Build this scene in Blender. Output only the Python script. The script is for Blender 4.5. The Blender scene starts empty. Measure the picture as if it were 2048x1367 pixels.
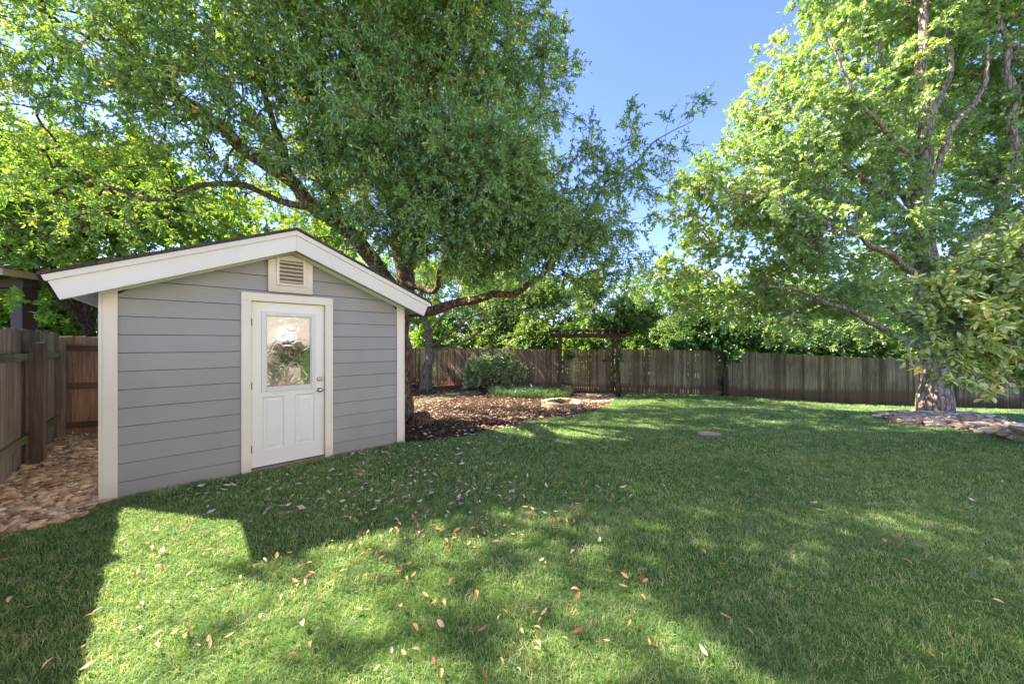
import bpy, math, random
import numpy as np
from mathutils import Vector, Matrix
R = math.radians
rng = np.random.default_rng(7)
random.seed(7)
scene = bpy.context.scene
COL = scene.collection

# ------------------------------------------------------------------ camera, world, sun, exposure
CAM_H = 1.58
cam_d = bpy.data.cameras.new("camera"); cam_d.lens = 12.3; cam_d.sensor_width = 36
cam_d.clip_end = 3000; cam_d.clip_start = 0.05
cam = bpy.data.objects.new("camera", cam_d); COL.objects.link(cam)
cam.location = (0, 0, CAM_H); cam.rotation_euler = (R(90), 0, 0)
scene.camera = cam

SUN_DIR = Vector((-1.003, 0.2075, 1.0)).normalized()
world = bpy.data.worlds.new("World"); scene.world = world; world.use_nodes = True
wn = world.node_tree; wn.nodes.clear()
sky = wn.nodes.new("ShaderNodeTexSky"); sky.sky_type = 'NISHITA'; sky.sun_disc = False
sky.sun_elevation = R(44.3); sky.sun_rotation = R(281.7)
sky.air_density = 1.0; sky.dust_density = 0.25; sky.ozone_density = 7.0; sky.altitude = 200
bg = wn.nodes.new("ShaderNodeBackground"); bg.inputs[1].default_value = 0.088
wo = wn.nodes.new("ShaderNodeOutputWorld")
tint = wn.nodes.new("ShaderNodeMix"); tint.data_type = 'RGBA'; tint.blend_type = 'MULTIPLY'; tint.inputs[0].default_value = 1.0
tint.inputs[7].default_value = (1.12, 0.93, 1.05, 1); wn.links.new(sky.outputs[0], tint.inputs[6]); wn.links.new(tint.outputs[2], bg.inputs[0]); wn.links.new(bg.outputs[0], wo.inputs[0])

sd = bpy.data.lights.new("sun", 'SUN'); sd.energy = 4.5; sd.angle = R(0.55); sd.color = (1.0, 0.93, 0.82)
sun = bpy.data.objects.new("sun", sd); COL.objects.link(sun)
sun.rotation_euler = SUN_DIR.to_track_quat('Z', 'Y').to_euler(); sun.location = (-20, 5, 20)
scene.view_settings.view_transform = 'Standard'; scene.view_settings.look = 'None'
scene.view_settings.exposure = 2.35; scene.view_settings.gamma = 1

# ------------------------------------------------------------------ ground shape and projection helpers
def sstep(a, b, x):
    t = np.clip((np.asarray(x, float) - a) / (b - a), 0, 1); return t * t * (3 - 2 * t)
def H(x, y):
    x = np.asarray(x, float); y = np.asarray(y, float)
    z = -0.55 * sstep(4.5, 13.5, y) - 0.35 * sstep(6, 16, x) * sstep(8, 13, y)
    z = z + 0.012 * np.sin(x * 1.3 + 0.5) * np.sin(y * 1.1) * sstep(3.5, 6, y)
    return z
F = 700.0
def P(px, py, Y): return Vector(((px - 1024) / F * Y, Y, CAM_H + (683.5 - py) / F * Y))
def G(px, py):
    Y = 5.0
    for _ in range(60):
        X = (px - 1024) / F * Y
        Y = 0.5 * Y + 0.5 * (CAM_H - float(H(X, Y))) * F / (py - 683.5)
    return Vector(((px - 1024) / F * Y, Y, float(H((px - 1024) / F * Y, Y))))

# ------------------------------------------------------------------ object helpers
def tag(o, label=None, cat=None, group=None, kind=None):
    if label: o['label'] = label
    if cat: o['category'] = cat
    if group: o['group'] = group
    if kind: o['kind'] = kind
    return o
def empty(name, loc=(0, 0, 0), rz=0.0, **k):
    o = bpy.data.objects.new(name, None); COL.objects.link(o); o.location = loc; o.rotation_euler = (0, 0, rz)
    o.empty_display_size = 0.2
    return tag(o, **k)
def mesh_np(name, V, faces, mat, parent=None, rnd=None, smooth=False, sizes=None):
    """V (N,3); faces (M,k) array, or flat loops with sizes; rnd: per-vertex random value."""
    V = np.ascontiguousarray(V, dtype=np.float32)
    me = bpy.data.meshes.new(name)
    me.vertices.add(len(V)); me.vertices.foreach_set('co', V.ravel())
    if sizes is None:
        f = np.asarray(faces, dtype=np.int32); n, k = f.shape
        loops = f.ravel(); starts = np.arange(n, dtype=np.int32) * k
    else:
        loops = np.asarray(faces, np.int32); sizes = np.asarray(sizes, np.int32); n = len(sizes)
        starts = np.concatenate([[0], np.cumsum(sizes)[:-1]]).astype(np.int32)
    me.loops.add(len(loops)); me.loops.foreach_set('vertex_index', loops)
    me.polygons.add(n); me.polygons.foreach_set('loop_start', starts)
    if rnd is not None:
        a = me.attributes.new('rnd', 'FLOAT', 'POINT'); a.data.foreach_set('value', np.asarray(rnd, np.float32))
    me.update(calc_edges=True); me.validate()
    me.polygons.foreach_set('use_smooth', np.full(len(me.polygons), bool(smooth)))
    me.materials.append(mat)
    o = bpy.data.objects.new(name, me); COL.objects.link(o)
    if parent: o.parent = parent
    return o
class MB:
    """collects convex pieces (boxes, prisms, tubes) into one mesh"""
    def __init__(s): s.v = []; s.l = []; s.s = []; s.r = []
    def add(s, vs, fs, r=None):
        b = len(s.v); r = random.random() if r is None else r
        for v in vs: s.v.append(tuple(v)); s.r.append(r)
        for f in fs: s.l.extend([b + i for i in f]); s.s.append(len(f))
        return s
    def box(s, x0, x1, y0, y1, z0, z1, r=None):
        vs = [(x0,y0,z0),(x1,y0,z0),(x1,y1,z0),(x0,y1,z0),(x0,y0,z1),(x1,y0,z1),(x1,y1,z1),(x0,y1,z1)]
        return s.add(vs, [(0,3,2,1),(4,5,6,7),(0,1,5,4),(1,2,6,5),(2,3,7,6),(3,0,4,7)], r)
    def prism(s, poly, axis, a0, a1, r=None):
        """poly: list of 2-D points (ccw); extruded along axis ('y': points are x,z)"""
        n = len(poly)
        if axis == 'y': m = lambda p, a: (p[0], a, p[1])
        elif axis == 'z': m = lambda p, a: (p[0], p[1], a)
        else: m = lambda p, a: (a, p[0], p[1])
        vs = [m(p, a0) for p in poly] + [m(p, a1) for p in poly]
        fs = [tuple(range(n)), tuple(range(2*n-1, n-1, -1))] + [(i, i+n, (i+1) % n + n, (i+1) % n) for i in range(n)]
        return s.add(vs, fs, r)
    def beam(s, p, q, w, h, up=(0, 0, 1), r=None):
        p = Vector(p); q = Vector(q); d = (q - p).normalized(); u = Vector(up)
        sd_ = d.cross(u).normalized(); u2 = sd_.cross(d).normalized()
        vs = []
        for c in (p, q):
            for a, b in ((-1,-1),(1,-1),(1,1),(-1,1)): vs.append(c + sd_ * (a*w/2) + u2 * (b*h/2))
        return s.add(vs, [(0,1,2,3),(7,6,5,4),(0,4,5,1),(1,5,6,2),(2,6,7,3),(3,7,4,0)], r)
    def tube(s, pts, rad, n=8, r=None):
        pts = [Vector(p) for p in pts]; vs = []; fs = []
        for i, p in enumerate(pts):
            d = (pts[min(i+1, len(pts)-1)] - pts[max(i-1, 0)]).normalized()
            u = d.cross(Vector((0.13, 0.21, 0.97)) if abs(d.z) < 0.9 else Vector((1, 0.1, 0))).normalized(); w = d.cross(u)
            rr = rad[i] if hasattr(rad, '__len__') else rad
            for k in range(n):
                a = 2*math.pi*k/n; vs.append(p + u*math.cos(a)*rr + w*math.sin(a)*rr)
        for i in range(len(pts)-1):
            for k in range(n): fs.append((i*n+k, i*n+(k+1) % n, (i+1)*n+(k+1) % n, (i+1)*n+k))
        fs.append(tuple(range(n-1, -1, -1))); fs.append(tuple((len(pts)-1)*n+k for k in range(n)))
        return s.add(vs, fs, r)
    def build(s, name, mat, parent=None, bevel=0, smooth=False):
        o = mesh_np(name, np.array(s.v), s.l, mat, parent, s.r, smooth, s.s)
        if bevel:
            m = o.modifiers.new('bevel', 'BEVEL'); m.width = bevel; m.segments = 2; m.limit_method = 'ANGLE'; m.angle_limit = R(40)
        return o

# ------------------------------------------------------------------ materials
def mat_new(name):
    m = bpy.data.materials.new(name); m.use_nodes = True; nt = m.node_tree; nt.nodes.clear()
    out = nt.nodes.new('ShaderNodeOutputMaterial')
    def N(t, **kw):
        n = nt.nodes.new(t)
        for k, v in kw.items():
            if k.startswith('i_'): n.inputs[int(k[2:])].default_value = v
            else: setattr(n, k, v)
        return n
    return m, nt, out, N, nt.links.new
def ramp(N, stops):
    r = N('ShaderNodeValToRGB'); e = r.color_ramp.elements
    while len(e) < len(stops): e.new(0.5)
    for el, (p, c) in zip(e, stops): el.position = p; el.color = (*c, 1)
    return r
def mapping(N, L, scale, coord='Object', attr_off=True):
    tc = N('ShaderNodeTexCoord'); mp = N('ShaderNodeMapping'); mp.inputs['Scale'].default_value = scale
    L(tc.outputs[coord], mp.inputs['Vector'])
    if attr_off:
        at = N('ShaderNodeAttribute', attribute_name='rnd'); mu = N('ShaderNodeMath', operation='MULTIPLY'); mu.inputs[1].default_value = 37.0
        L(at.outputs['Fac'], mu.inputs[0]); cb = N('ShaderNodeCombineXYZ'); L(mu.outputs[0], cb.inputs[0]); L(mu.outputs[0], cb.inputs[2])
        L(cb.outputs[0], mp.inputs['Location'])
    return mp
def bump(N, L, h, strength, dist=0.01):
    b = N('ShaderNodeBump'); b.inputs['Strength'].default_value = strength; b.inputs['Distance'].default_value = dist
    L(h, b.inputs['Height']); return b
def mixc(N, L, f, a, b, blend='MIX'):
    m = N('ShaderNodeMix', data_type='RGBA', blend_type=blend)
    if isinstance(f, float): m.inputs[0].default_value = f
    else: L(f, m.inputs[0])
    for s_, v in ((6, a), (7, b)):
        if isinstance(v, tuple): m.inputs[s_].default_value = (*v, 1)
        else: L(v, m.inputs[s_])
    return m.outputs[2]
def paint(name, col, grain=(2, 40, 40), bstr=0.25, rough=0.55, vary=0.12, dirt=None):
    m, nt, out, N, L = mat_new(name)
    mp = mapping(N, L, grain); n = N('ShaderNodeTexNoise'); n.inputs['Scale'].default_value = 3; n.inputs['Detail'].default_value = 8
    L(mp.outputs[0], n.inputs['Vector'])
    n2 = N('ShaderNodeTexNoise'); n2.inputs['Scale'].default_value = 1.6; n2.inputs['Detail'].default_value = 5
    tc = N('ShaderNodeTexCoord'); L(tc.outputs['Object'], n2.inputs['Vector'])
    r1 = ramp(N, [(0.3, tuple(c*(1-vary) for c in col)), (0.7, tuple(min(1, c*(1+vary)) for c in col))]); L(n2.outputs[0], r1.inputs[0])
    at = N('ShaderNodeAttribute', attribute_name='rnd')
    r3 = ramp(N, [(0, (0.93,)*3), (1, (1.0,)*3)]); L(at.outputs['Fac'], r3.inputs[0])
    c = mixc(N, L, 1.0, r1.outputs[0], r3.outputs[0], 'MULTIPLY')
    if dirt:
        sx = N('ShaderNodeSeparateXYZ'); L(tc.outputs['Object'], sx.inputs[0])
        mr = N('ShaderNodeMapRange'); mr.inputs[1].default_value = 0.22; mr.inputs[2].default_value = 0.0; L(sx.outputs['Z'], mr.inputs[0])
        mu = N('ShaderNodeMath', operation='MULTIPLY'); L(mr.outputs[0], mu.inputs[0]); L(n.outputs[0], mu.inputs[1])
        c = mixc(N, L, mu.outputs[0], c, dirt)
    b = N('ShaderNodeBsdfPrincipled'); L(c, b.inputs['Base Color']); b.inputs['Roughness'].default_value = rough
    bm_ = bump(N, L, n.outputs[0], bstr, 0.004); L(bm_.outputs[0], b.inputs['Normal']); L(b.outputs[0], out.inputs[0])
    return m
def wood(name, c0, c1, c2, vert=True, moss=None, rough=0.85, red=None, streak=1.0):
    """weathered board: streaks along the grain, tone per board, knots"""
    m, nt, out, N, L = mat_new(name)
    sc = (34, 34, 1.3) if vert else (1.3, 34, 34)
    mp = mapping(N, L, sc); n = N('ShaderNodeTexNoise'); n.inputs['Scale'].default_value = 1.5; n.inputs['Detail'].default_value = 7; n.inputs['Roughness'].default_value = 0.65
    L(mp.outputs[0], n.inputs['Vector'])
    r1 = ramp(N, [(0.28, c0), (0.5, c1), (0.75, c2)]); L(n.outputs[0], r1.inputs[0])
    at = N('ShaderNodeAttribute', attribute_name='rnd')
    r3 = ramp(N, [(0, (0.52, 0.47, 0.43)), (0.5, (0.88, 0.87, 0.85)), (1, (1.25, 1.22, 1.2))]); L(at.outputs['Fac'], r3.inputs[0])
    c = mixc(N, L, 1.0, r1.outputs[0], r3.outputs[0], 'MULTIPLY')
    tc = N('ShaderNodeTexCoord')
    big = N('ShaderNodeTexNoise'); big.inputs['Scale'].default_value = 1.1; big.inputs['Detail'].default_value = 4; L(tc.outputs['Object'], big.inputs['Vector'])
    rb = ramp(N, [(0.35, (0.72, 0.72, 0.7)), (0.65, (1.08, 1.06, 1.04))]); L(big.outputs[0], rb.inputs[0])
    c = mixc(N, L, 1.0, c, rb.outputs[0], 'MULTIPLY')
    # knots
    vo = N('ShaderNodeTexVoronoi'); vo.inputs['Scale'].default_value = 1.0
    mp2 = mapping(N, L, (5, 5, 1.6) if vert else (1.6, 5, 5)); L(mp2.outputs[0], vo.inputs['Vector'])
    rk = ramp(N, [(0.05, (1, 1, 1)), (0.10, (0, 0, 0))]); L(vo.outputs['Distance'], rk.inputs[0])
    kf = N('ShaderNodeMath', operation='MULTIPLY'); kf.inputs[1].default_value = 0.7; L(rk.outputs[0], kf.inputs[0])
    c = mixc(N, L, kf.outputs[0], c, tuple(v*0.35 for v in c1))
    if moss:
        n3 = N('ShaderNodeTexNoise'); n3.inputs['Scale'].default_value = 3.5; n3.inputs['Detail'].default_value = 6; L(tc.outputs['Object'], n3.inputs['Vector'])
        rm = ramp(N, [(0.45, (0, 0, 0)), (0.65, (0.75,)*3)]); L(n3.outputs[0], rm.inputs[0]); c = mixc(N, L, rm.outputs[0], c, moss)
    if red:   # soil splash: a stained band low on the boards
        sx = N('ShaderNodeSeparateXYZ'); L(tc.outputs['Object'], sx.inputs[0])
        ad = N('ShaderNodeMath', operation='ADD'); mu = N('ShaderNodeMath', operation='MULTIPLY'); mu.inputs[1].default_value = 0.25
        L(n.outputs[0], mu.inputs[0]); L(sx.outputs['Z'], ad.inputs[0]); L(mu.outputs[0], ad.inputs[1])
        mr = N('ShaderNodeMapRange'); mr.inputs[1].default_value = 0.55; mr.inputs[2].default_value = 0.38; mr.inputs[4].default_value = 0.75; L(ad.outputs[0], mr.inputs[0])
        c = mixc(N, L, mr.outputs[0], c, red)
    b = N('ShaderNodeBsdfPrincipled'); L(c, b.inputs['Base Color']); b.inputs['Roughness'].default_value = rough; b.inputs['Specular IOR Level'].default_value = 0.2
    bm_ = bump(N, L, n.outputs[0], 0.5, 0.006); L(bm_.outputs[0], b.inputs['Normal']); L(b.outputs[0], out.inputs[0])
    return m
def leaf_mat(name, stops, transl=0.45, gloss=0.06, tcol=(1.75, 1.5, 0.35), rough=0.38):
    m, nt, out, N, L = mat_new(name)
    at = N('ShaderNodeAttribute', attribute_name='rnd'); r = ramp(N, stops); L(at.outputs['Fac'], r.inputs[0])
    tc = N('ShaderNodeTexCoord'); nz = N('ShaderNodeTexNoise'); nz.inputs['Scale'].default_value = 0.8; nz.inputs['Detail'].default_value = 2; L(tc.outputs['Object'], nz.inputs['Vector'])
    rr = ramp(N, [(0.35, (0.78, 0.84, 0.8)), (0.65, (1.15, 1.1, 1.0))]); L(nz.outputs[0], rr.inputs[0])
    c = mixc(N, L, 1.0, r.outputs[0], rr.outputs[0], 'MULTIPLY')
    d = N('ShaderNodeBsdfDiffuse'); L(c, d.inputs[0])
    t = N('ShaderNodeBsdfTranslucent'); tcn = mixc(N, L, 1.0, c, tcol, 'MULTIPLY'); L(tcn, t.inputs[0])
    mx = N('ShaderNodeMixShader'); mx.inputs[0].default_value = transl; L(d.outputs[0], mx.inputs[1]); L(t.outputs[0], mx.inputs[2])
    g = N('ShaderNodeBsdfGlossy'); g.inputs['Roughness'].default_value = rough; g.inputs[0].default_value = (0.9, 0.95, 1, 1)
    mg = N('ShaderNodeMixShader'); mg.inputs[0].default_value = gloss; L(mx.outputs[0], mg.inputs[1]); L(g.outputs[0], mg.inputs[2])
    L(mg.outputs[0], out.inputs[0]); return m
def bark(name, c0, c1, c2, scale=(9, 9, 2.2), bstr=1.0):
    m, nt, out, N, L = mat_new(name)
    mp = mapping(N, L, scale, attr_off=False)
    wv = N('ShaderNodeTexNoise'); wv.inputs['Scale'].default_value = 0.6; L(mp.outputs[0], wv.inputs['Vector'])
    dm = N('ShaderNodeMix', data_type='VECTOR'); dm.inputs[0].default_value = 0.25; L(mp.outputs[0], dm.inputs[4]); L(wv.outputs['Color'], dm.inputs[5])
    vo = N('ShaderNodeTexVoronoi', feature='DISTANCE_TO_EDGE'); vo.inputs['Scale'].default_value = 2.4; L(dm.outputs[1], vo.inputs['Vector'])
    n = N('ShaderNodeTexNoise'); n.inputs['Scale'].default_value = 5; n.inputs['Detail'].default_value = 8; L(mp.outputs[0], n.inputs['Vector'])
    r1 = ramp(N, [(0.3, c0), (0.5, c1), (0.72, c2)]); L(n.outputs[0], r1.inputs[0])
    rv = ramp(N, [(0.0, (0.35,)*3), (0.16, (1,)*3)]); L(vo.outputs['Distance'], rv.inputs[0])
    c = mixc(N, L, 1.0, r1.outputs[0], rv.outputs[0], 'MULTIPLY')
    b = N('ShaderNodeBsdfPrincipled'); L(c, b.inputs['Base Color']); b.inputs['Roughness'].default_value = 0.9; b.inputs['Specular IOR Level'].default_value = 0.15
    ad = N('ShaderNodeMath', operation='ADD'); L(rv.outputs[0], ad.inputs[0]); L(n.outputs[0], ad.inputs[1])
    bm_ = bump(N, L, ad.outputs[0], bstr, 0.02); L(bm_.outputs[0], b.inputs['Normal']); L(b.outputs[0], out.inputs[0])
    return m
def ground_mat(name, stops, scale, bstr=0.6, dist=0.02, big=None):
    m, nt, out, N, L = mat_new(name)
    tc = N('ShaderNodeTexCoord'); n = N('ShaderNodeTexNoise'); n.inputs['Scale'].default_value = scale; n.inputs['Detail'].default_value = 9; n.inputs['Roughness'].default_value = 0.7
    L(tc.outputs['Object'], n.inputs['Vector']); r = ramp(N, stops); L(n.outputs[0], r.inputs[0]); c = r.outputs[0]
    if big:
        n2 = N('ShaderNodeTexNoise'); n2.inputs['Scale'].default_value = 0.7; n2.inputs['Detail'].default_value = 5; L(tc.outputs['Object'], n2.inputs['Vector'])
        r2 = ramp(N, [(0.42, (0, 0, 0)), (0.62, (1, 1, 1))]); L(n2.outputs[0], r2.inputs[0]); c = mixc(N, L, r2.outputs[0], c, big)
    b = N('ShaderNodeBsdfPrincipled'); L(c, b.inputs['Base Color']); b.inputs['Roughness'].default_value = 0.95; b.inputs['Specular IOR Level'].default_value = 0.1
    bm_ = bump(N, L, n.outputs[0], bstr, dist); L(bm_.outputs[0], b.inputs['Normal']); L(b.outputs[0], out.inputs[0]); return m
def rnd_mat(name, stops, rough=0.8, nscale=12, bstr=0.3, spec=0.2, transl=0.0):
    """tone per piece from its rnd value, times a fine mottling"""
    m, nt, out, N, L = mat_new(name)
    at = N('ShaderNodeAttribute', attribute_name='rnd'); r = ramp(N, stops); L(at.outputs['Fac'], r.inputs[0])
    mp = mapping(N, L, (1, 1, 1)); n = N('ShaderNodeTexNoise'); n.inputs['Scale'].default_value = nscale; n.inputs['Detail'].default_value = 6; L(mp.outputs[0], n.inputs['Vector'])
    rr = ramp(N, [(0.3, (0.72,)*3), (0.7, (1.12,)*3)]); L(n.outputs[0], rr.inputs[0])
    c = mixc(N, L, 1.0, r.outputs[0], rr.outputs[0], 'MULTIPLY')
    b = N('ShaderNodeBsdfPrincipled'); L(c, b.inputs['Base Color']); b.inputs['Roughness'].default_value = rough; b.inputs['Specular IOR Level'].default_value = spec
    bm_ = bump(N, L, n.outputs[0], bstr, 0.01); L(bm_.outputs[0], b.inputs['Normal'])
    if transl:
        t = N('ShaderNodeBsdfTranslucent'); L(c, t.inputs[0]); mx = N('ShaderNodeMixShader'); mx.inputs[0].default_value = transl
        L(b.outputs[0], mx.inputs[1]); L(t.outputs[0], mx.inputs[2]); L(mx.outputs[0], out.inputs[0])
    else: L(b.outputs[0], out.inputs[0])
    return m
def simple(name, col, rough=0.5, metal=0.0, spec=0.5):
    m, nt, out, N, L = mat_new(name); b = N('ShaderNodeBsdfPrincipled')
    n = N('ShaderNodeTexNoise'); n.inputs['Scale'].default_value = 20; n.inputs['Detail'].default_value = 5
    tc = N('ShaderNodeTexCoord'); L(tc.outputs['Object'], n.inputs['Vector'])
    r = ramp(N, [(0.3, tuple(c*0.85 for c in col)), (0.7, tuple(min(1, c*1.1) for c in col))]); L(n.outputs[0], r.inputs[0]); L(r.outputs[0], b.inputs['Base Color'])
    b.inputs['Roughness'].default_value = rough; b.inputs['Metallic'].default_value = metal; b.inputs['Specular IOR Level'].default_value = spec
    L(b.outputs[0], out.inputs[0]); return m

M = {}
M['siding'] = paint('grey_siding_paint', (0.305, 0.298, 0.292), (2, 40, 40), 0.55, 0.5, 0.07, dirt=(0.25, 0.21, 0.18))
M['cream'] = paint('cream_trim_paint', (0.82, 0.74, 0.62), (3, 30, 30), 0.2, 0.5, 0.04, dirt=(0.45, 0.36, 0.27))
M['barge'] = paint('pale_barge_paint', (0.74, 0.69, 0.62), (3, 30, 30), 0.25, 0.5, 0.05)
M['soffit'] = paint('soffit_paint', (0.42, 0.42, 0.43), (3, 30, 30), 0.2, 0.6, 0.05)
M['door'] = paint('door_paint', (0.82, 0.78, 0.71), (30, 30, 3), 0.08, 0.4, 0.03)
M['glazing_frame'] = paint('grey_glazing_paint', (0.72, 0.70, 0.67), (30, 30, 3), 0.1, 0.4, 0.03)
M['metal'] = simple('satin_nickel', (0.45, 0.44, 0.42), 0.3, 1.0)
M['rust'] = simple('tarnished_brass', (0.16, 0.11, 0.06), 0.5, 0.7)
M['black_iron'] = simple('black_iron', (0.012, 0.012, 0.014), 0.5, 0.4)
M['slab'] = ground_mat('stained_concrete', [(0.3, (0.2, 0.13, 0.09)), (0.7, (0.36, 0.28, 0.21))], 9, 0.3)
M['vent_dark'] = simple('dusty_vent_screen', (0.16, 0.11, 0.07), 0.9)
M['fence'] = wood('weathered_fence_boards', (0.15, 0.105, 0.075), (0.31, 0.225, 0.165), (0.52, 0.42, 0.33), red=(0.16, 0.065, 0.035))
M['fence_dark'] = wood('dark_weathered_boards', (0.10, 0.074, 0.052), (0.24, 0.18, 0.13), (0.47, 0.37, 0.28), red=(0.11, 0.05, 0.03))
M['fence_left'] = wood('grey_fence_boards', (0.09, 0.073, 0.057), (0.22, 0.18, 0.145), (0.42, 0.355, 0.29))
M['cedar'] = wood('cedar_boards', (0.17, 0.09, 0.05), (0.34, 0.205, 0.125), (0.5, 0.34, 0.22))
M['rail'] = wood('cedar_rails', (0.09, 0.05, 0.03), (0.19, 0.115, 0.07), (0.28, 0.18, 0.12), vert=False)
M['mossrail'] = wood('mossy_rails', (0.09, 0.085, 0.05), (0.2, 0.18, 0.12), (0.36, 0.31, 0.22), vert=False, moss=(0.11, 0.15, 0.05))
M['post'] = wood('fence_posts', (0.12, 0.095, 0.072), (0.26, 0.21, 0.16), (0.45, 0.375, 0.30))
M['arbor'] = wood('dark_arbor_timber', (0.045, 0.028, 0.022), (0.10, 0.065, 0.05), (0.19, 0.135, 0.105))
M['arbor_h'] = wood('dark_arbor_beams', (0.03, 0.018, 0.014), (0.065, 0.042, 0.034), (0.12, 0.085, 0.07), vert=False)
M['bark_left'] = bark('reddish_oak_bark', (0.08, 0.05, 0.035), (0.21, 0.135, 0.092), (0.38, 0.27, 0.19))
M['bark_right'] = bark('grey_oak_bark', (0.22, 0.15, 0.10), (0.44, 0.32, 0.23), (0.66, 0.52, 0.40), (7, 7, 1.6))
M['bark_grey'] = bark('pale_grey_bark', (0.11, 0.09, 0.075), (0.26, 0.215, 0.18), (0.46, 0.41, 0.36))
M['bark_dark'] = bark('dark_bark', (0.025, 0.018, 0.013), (0.06, 0.042, 0.03), (0.12, 0.09, 0.07))

# ------------------------------------------------------------------ ground, lawn, beds
def in_poly(poly, X, Y):
    inside = np.zeros(X.shape, bool); n = len(poly)
    for i in range(n):
        x0, y0 = poly[i]; x1, y1 = poly[(i+1) % n]
        if y0 == y1: continue
        c = ((y0 > Y) != (y1 > Y)) & (X < (x1-x0) * (Y-y0) / (y1-y0) + x0); inside ^= c
    return inside
def sheet(name, poly, cell, lift, mat):
    xs = [p[0] for p in poly]; ys = [p[1] for p in poly]
    gx = np.arange(min(xs), max(xs)+cell, cell); gy = np.arange(min(ys), max(ys)+cell, cell)
    XX, YY = np.meshgrid(gx, gy); V = np.stack([XX, YY, H(XX, YY)+lift], -1).reshape(-1, 3)
    nx = len(gx); i, j = np.meshgrid(np.arange(nx-1), np.arange(len(gy)-1)); a = (j*nx+i).ravel()
    keep = in_poly(poly, (gx[i]+cell/2).ravel(), (gy[j]+cell/2).ravel()); a = a[keep]
    f = np.stack([a, a+1, a+1+nx, a+nx], 1); used = np.unique(f); re = -np.ones(len(V), int); re[used] = np.arange(len(used))
    o = mesh_np(name, V[used], re[f], mat, smooth=True); return tag(o, kind='structure')
gx = np.concatenate([[-600, -200, -80, -40], np.arange(-24, 30, 0.5), [40, 80, 200, 600]])
gy = np.concatenate([[-200, -40, -12], np.arange(-6, 30, 0.5), [40, 80, 200, 700]])
XX, YY = np.meshgrid(gx, gy); V = np.stack([XX, YY, H(XX, YY)-0.004], -1).reshape(-1, 3); nx = len(gx)
i, j = np.meshgrid(np.arange(nx-1), np.arange(len(gy)-1)); a = (j*nx+i).ravel()
M['soil'] = ground_mat('bare_soil', [(0.3, (0.05, 0.04, 0.02)), (0.5, (0.09, 0.09, 0.04)), (0.7, (0.16, 0.14, 0.08))], 3, big=(0.07, 0.11, 0.03))
tag(mesh_np('ground', V, np.stack([a, a+1, a+1+nx, a+nx], 1), M['soil'], smooth=True), kind='structure')

g2 = lambda px, py: tuple(G(px, py)[:2])
SA = Vector((-4.0, 3.428)); SD = Vector((0.738, 0.675)).normalized(); SN = Vector((SD.y, -SD.x))   # shed corner, wall direction, outward normal
SL = 3.07; SDEP = 3.0
MULCH_EDGE = [g2(*p) for p in [(803, 887), (850, 884), (905, 878), (960, 867), (1010, 855), (1060, 843), (1110, 836), (1160, 829), (1195, 820), (1216, 808), (1226, 798), (1228, 791)]]
LAWN = [(-6.2, 2.0), g2(0, 1062), g2(60, 1056), g2(110, 1044), g2(170, 1024), g2(214, 1004)] + MULCH_EDGE + \
       [g2(1240, 788), g2(1280, 784), g2(1400, 786), g2(1560, 792), g2(1850, 807), g2(2048, 820), (24, 13.2), (24, -4), (-3, -4)]
M['lawn'] = ground_mat('lawn_thatch', [(0.3, (0.048, 0.085, 0.016)), (0.5, (0.080, 0.145, 0.026)), (0.72, (0.192, 0.221, 0.065))], 22, 0.8, 0.03)
sheet('lawn', LAWN, 0.08, 0.004, M['lawn'])
MULCH = [tuple(SA + SD*3.05 - SN*0.2)] + MULCH_EDGE + [g2(1235, 785), (3.8, 15.5), (0.0, 17.6), (-6.5, 19), (-9, 16), tuple(SA + SD*1.5 - SN*3.2)]
M['mulch'] = ground_mat('wood_mulch', [(0.3, (0.023, 0.012, 0.008)), (0.5, (0.075, 0.035, 0.020)), (0.7, (0.181, 0.098, 0.058))], 26, 1.0, 0.03)
sheet('mulch_bed', MULCH, 0.12, 0.0, M['mulch'])
FL = Vector((-6.15, 4.4)); FC = Vector((-7.56, 5.82))       # left fence: a post near us, and the corner
GRAVEL = [tuple(FL + SN*5), tuple(FC - SD*0.3 - SN*0.3), tuple(FC + SD*4.5 - SN*0.4), tuple(SA + SD*0.9 - SN*3.4), tuple(SA + SD*0.15 - SN*0.1), g2(214, 1006), g2(170, 1030), g2(110, 1050), g2(60, 1062), g2(0, 1068)]
M['gravel_base'] = ground_mat('gravel_dirt', [(0.3, (0.03, 0.02, 0.014)), (0.7, (0.09, 0.06, 0.045))], 20, 0.8)
sheet('gravel_bed', GRAVEL, 0.1, -0.001, M['gravel_base'])
STONEP = [g2(*p) for p in [(1748, 833), (1800, 827), (1880, 826), (1950, 830), (2005, 840), (2035, 858), (2048, 875), (2022, 882), (1965, 870), (1900, 857), (1840, 852), (1785, 846)]]
sheet('stone_bed', STONEP, 0.08, 0.008, M['gravel_base'])
PATH = [g2(*p) for p in [(1128, 797), (1150, 790), (1165, 786), (1225, 785), (1233, 790), (1228, 800), (1205, 806), (1165, 804)]]
M['path'] = ground_mat('dusty_flagstone', [(0.3, (0.26, 0.18, 0.12)), (0.7, (0.46, 0.36, 0.27))], 6, 0.4)
sheet('path', PATH, 0.08, 0.008, M['path'])
GPATH = [g2(*p) for p in [(822, 800), (860, 790), (900, 783), (955, 781), (965, 787), (915, 795), (870, 804), (822, 814)]]
M['finegravel'] = ground_mat('fine_yellow_gravel', [(0.35, (0.10, 0.08, 0.04)), (0.65, (0.30, 0.25, 0.14))], 40, 0.6)
sheet('gravel_path', GPATH, 0.08, 0.006, M['finegravel'])

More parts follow.
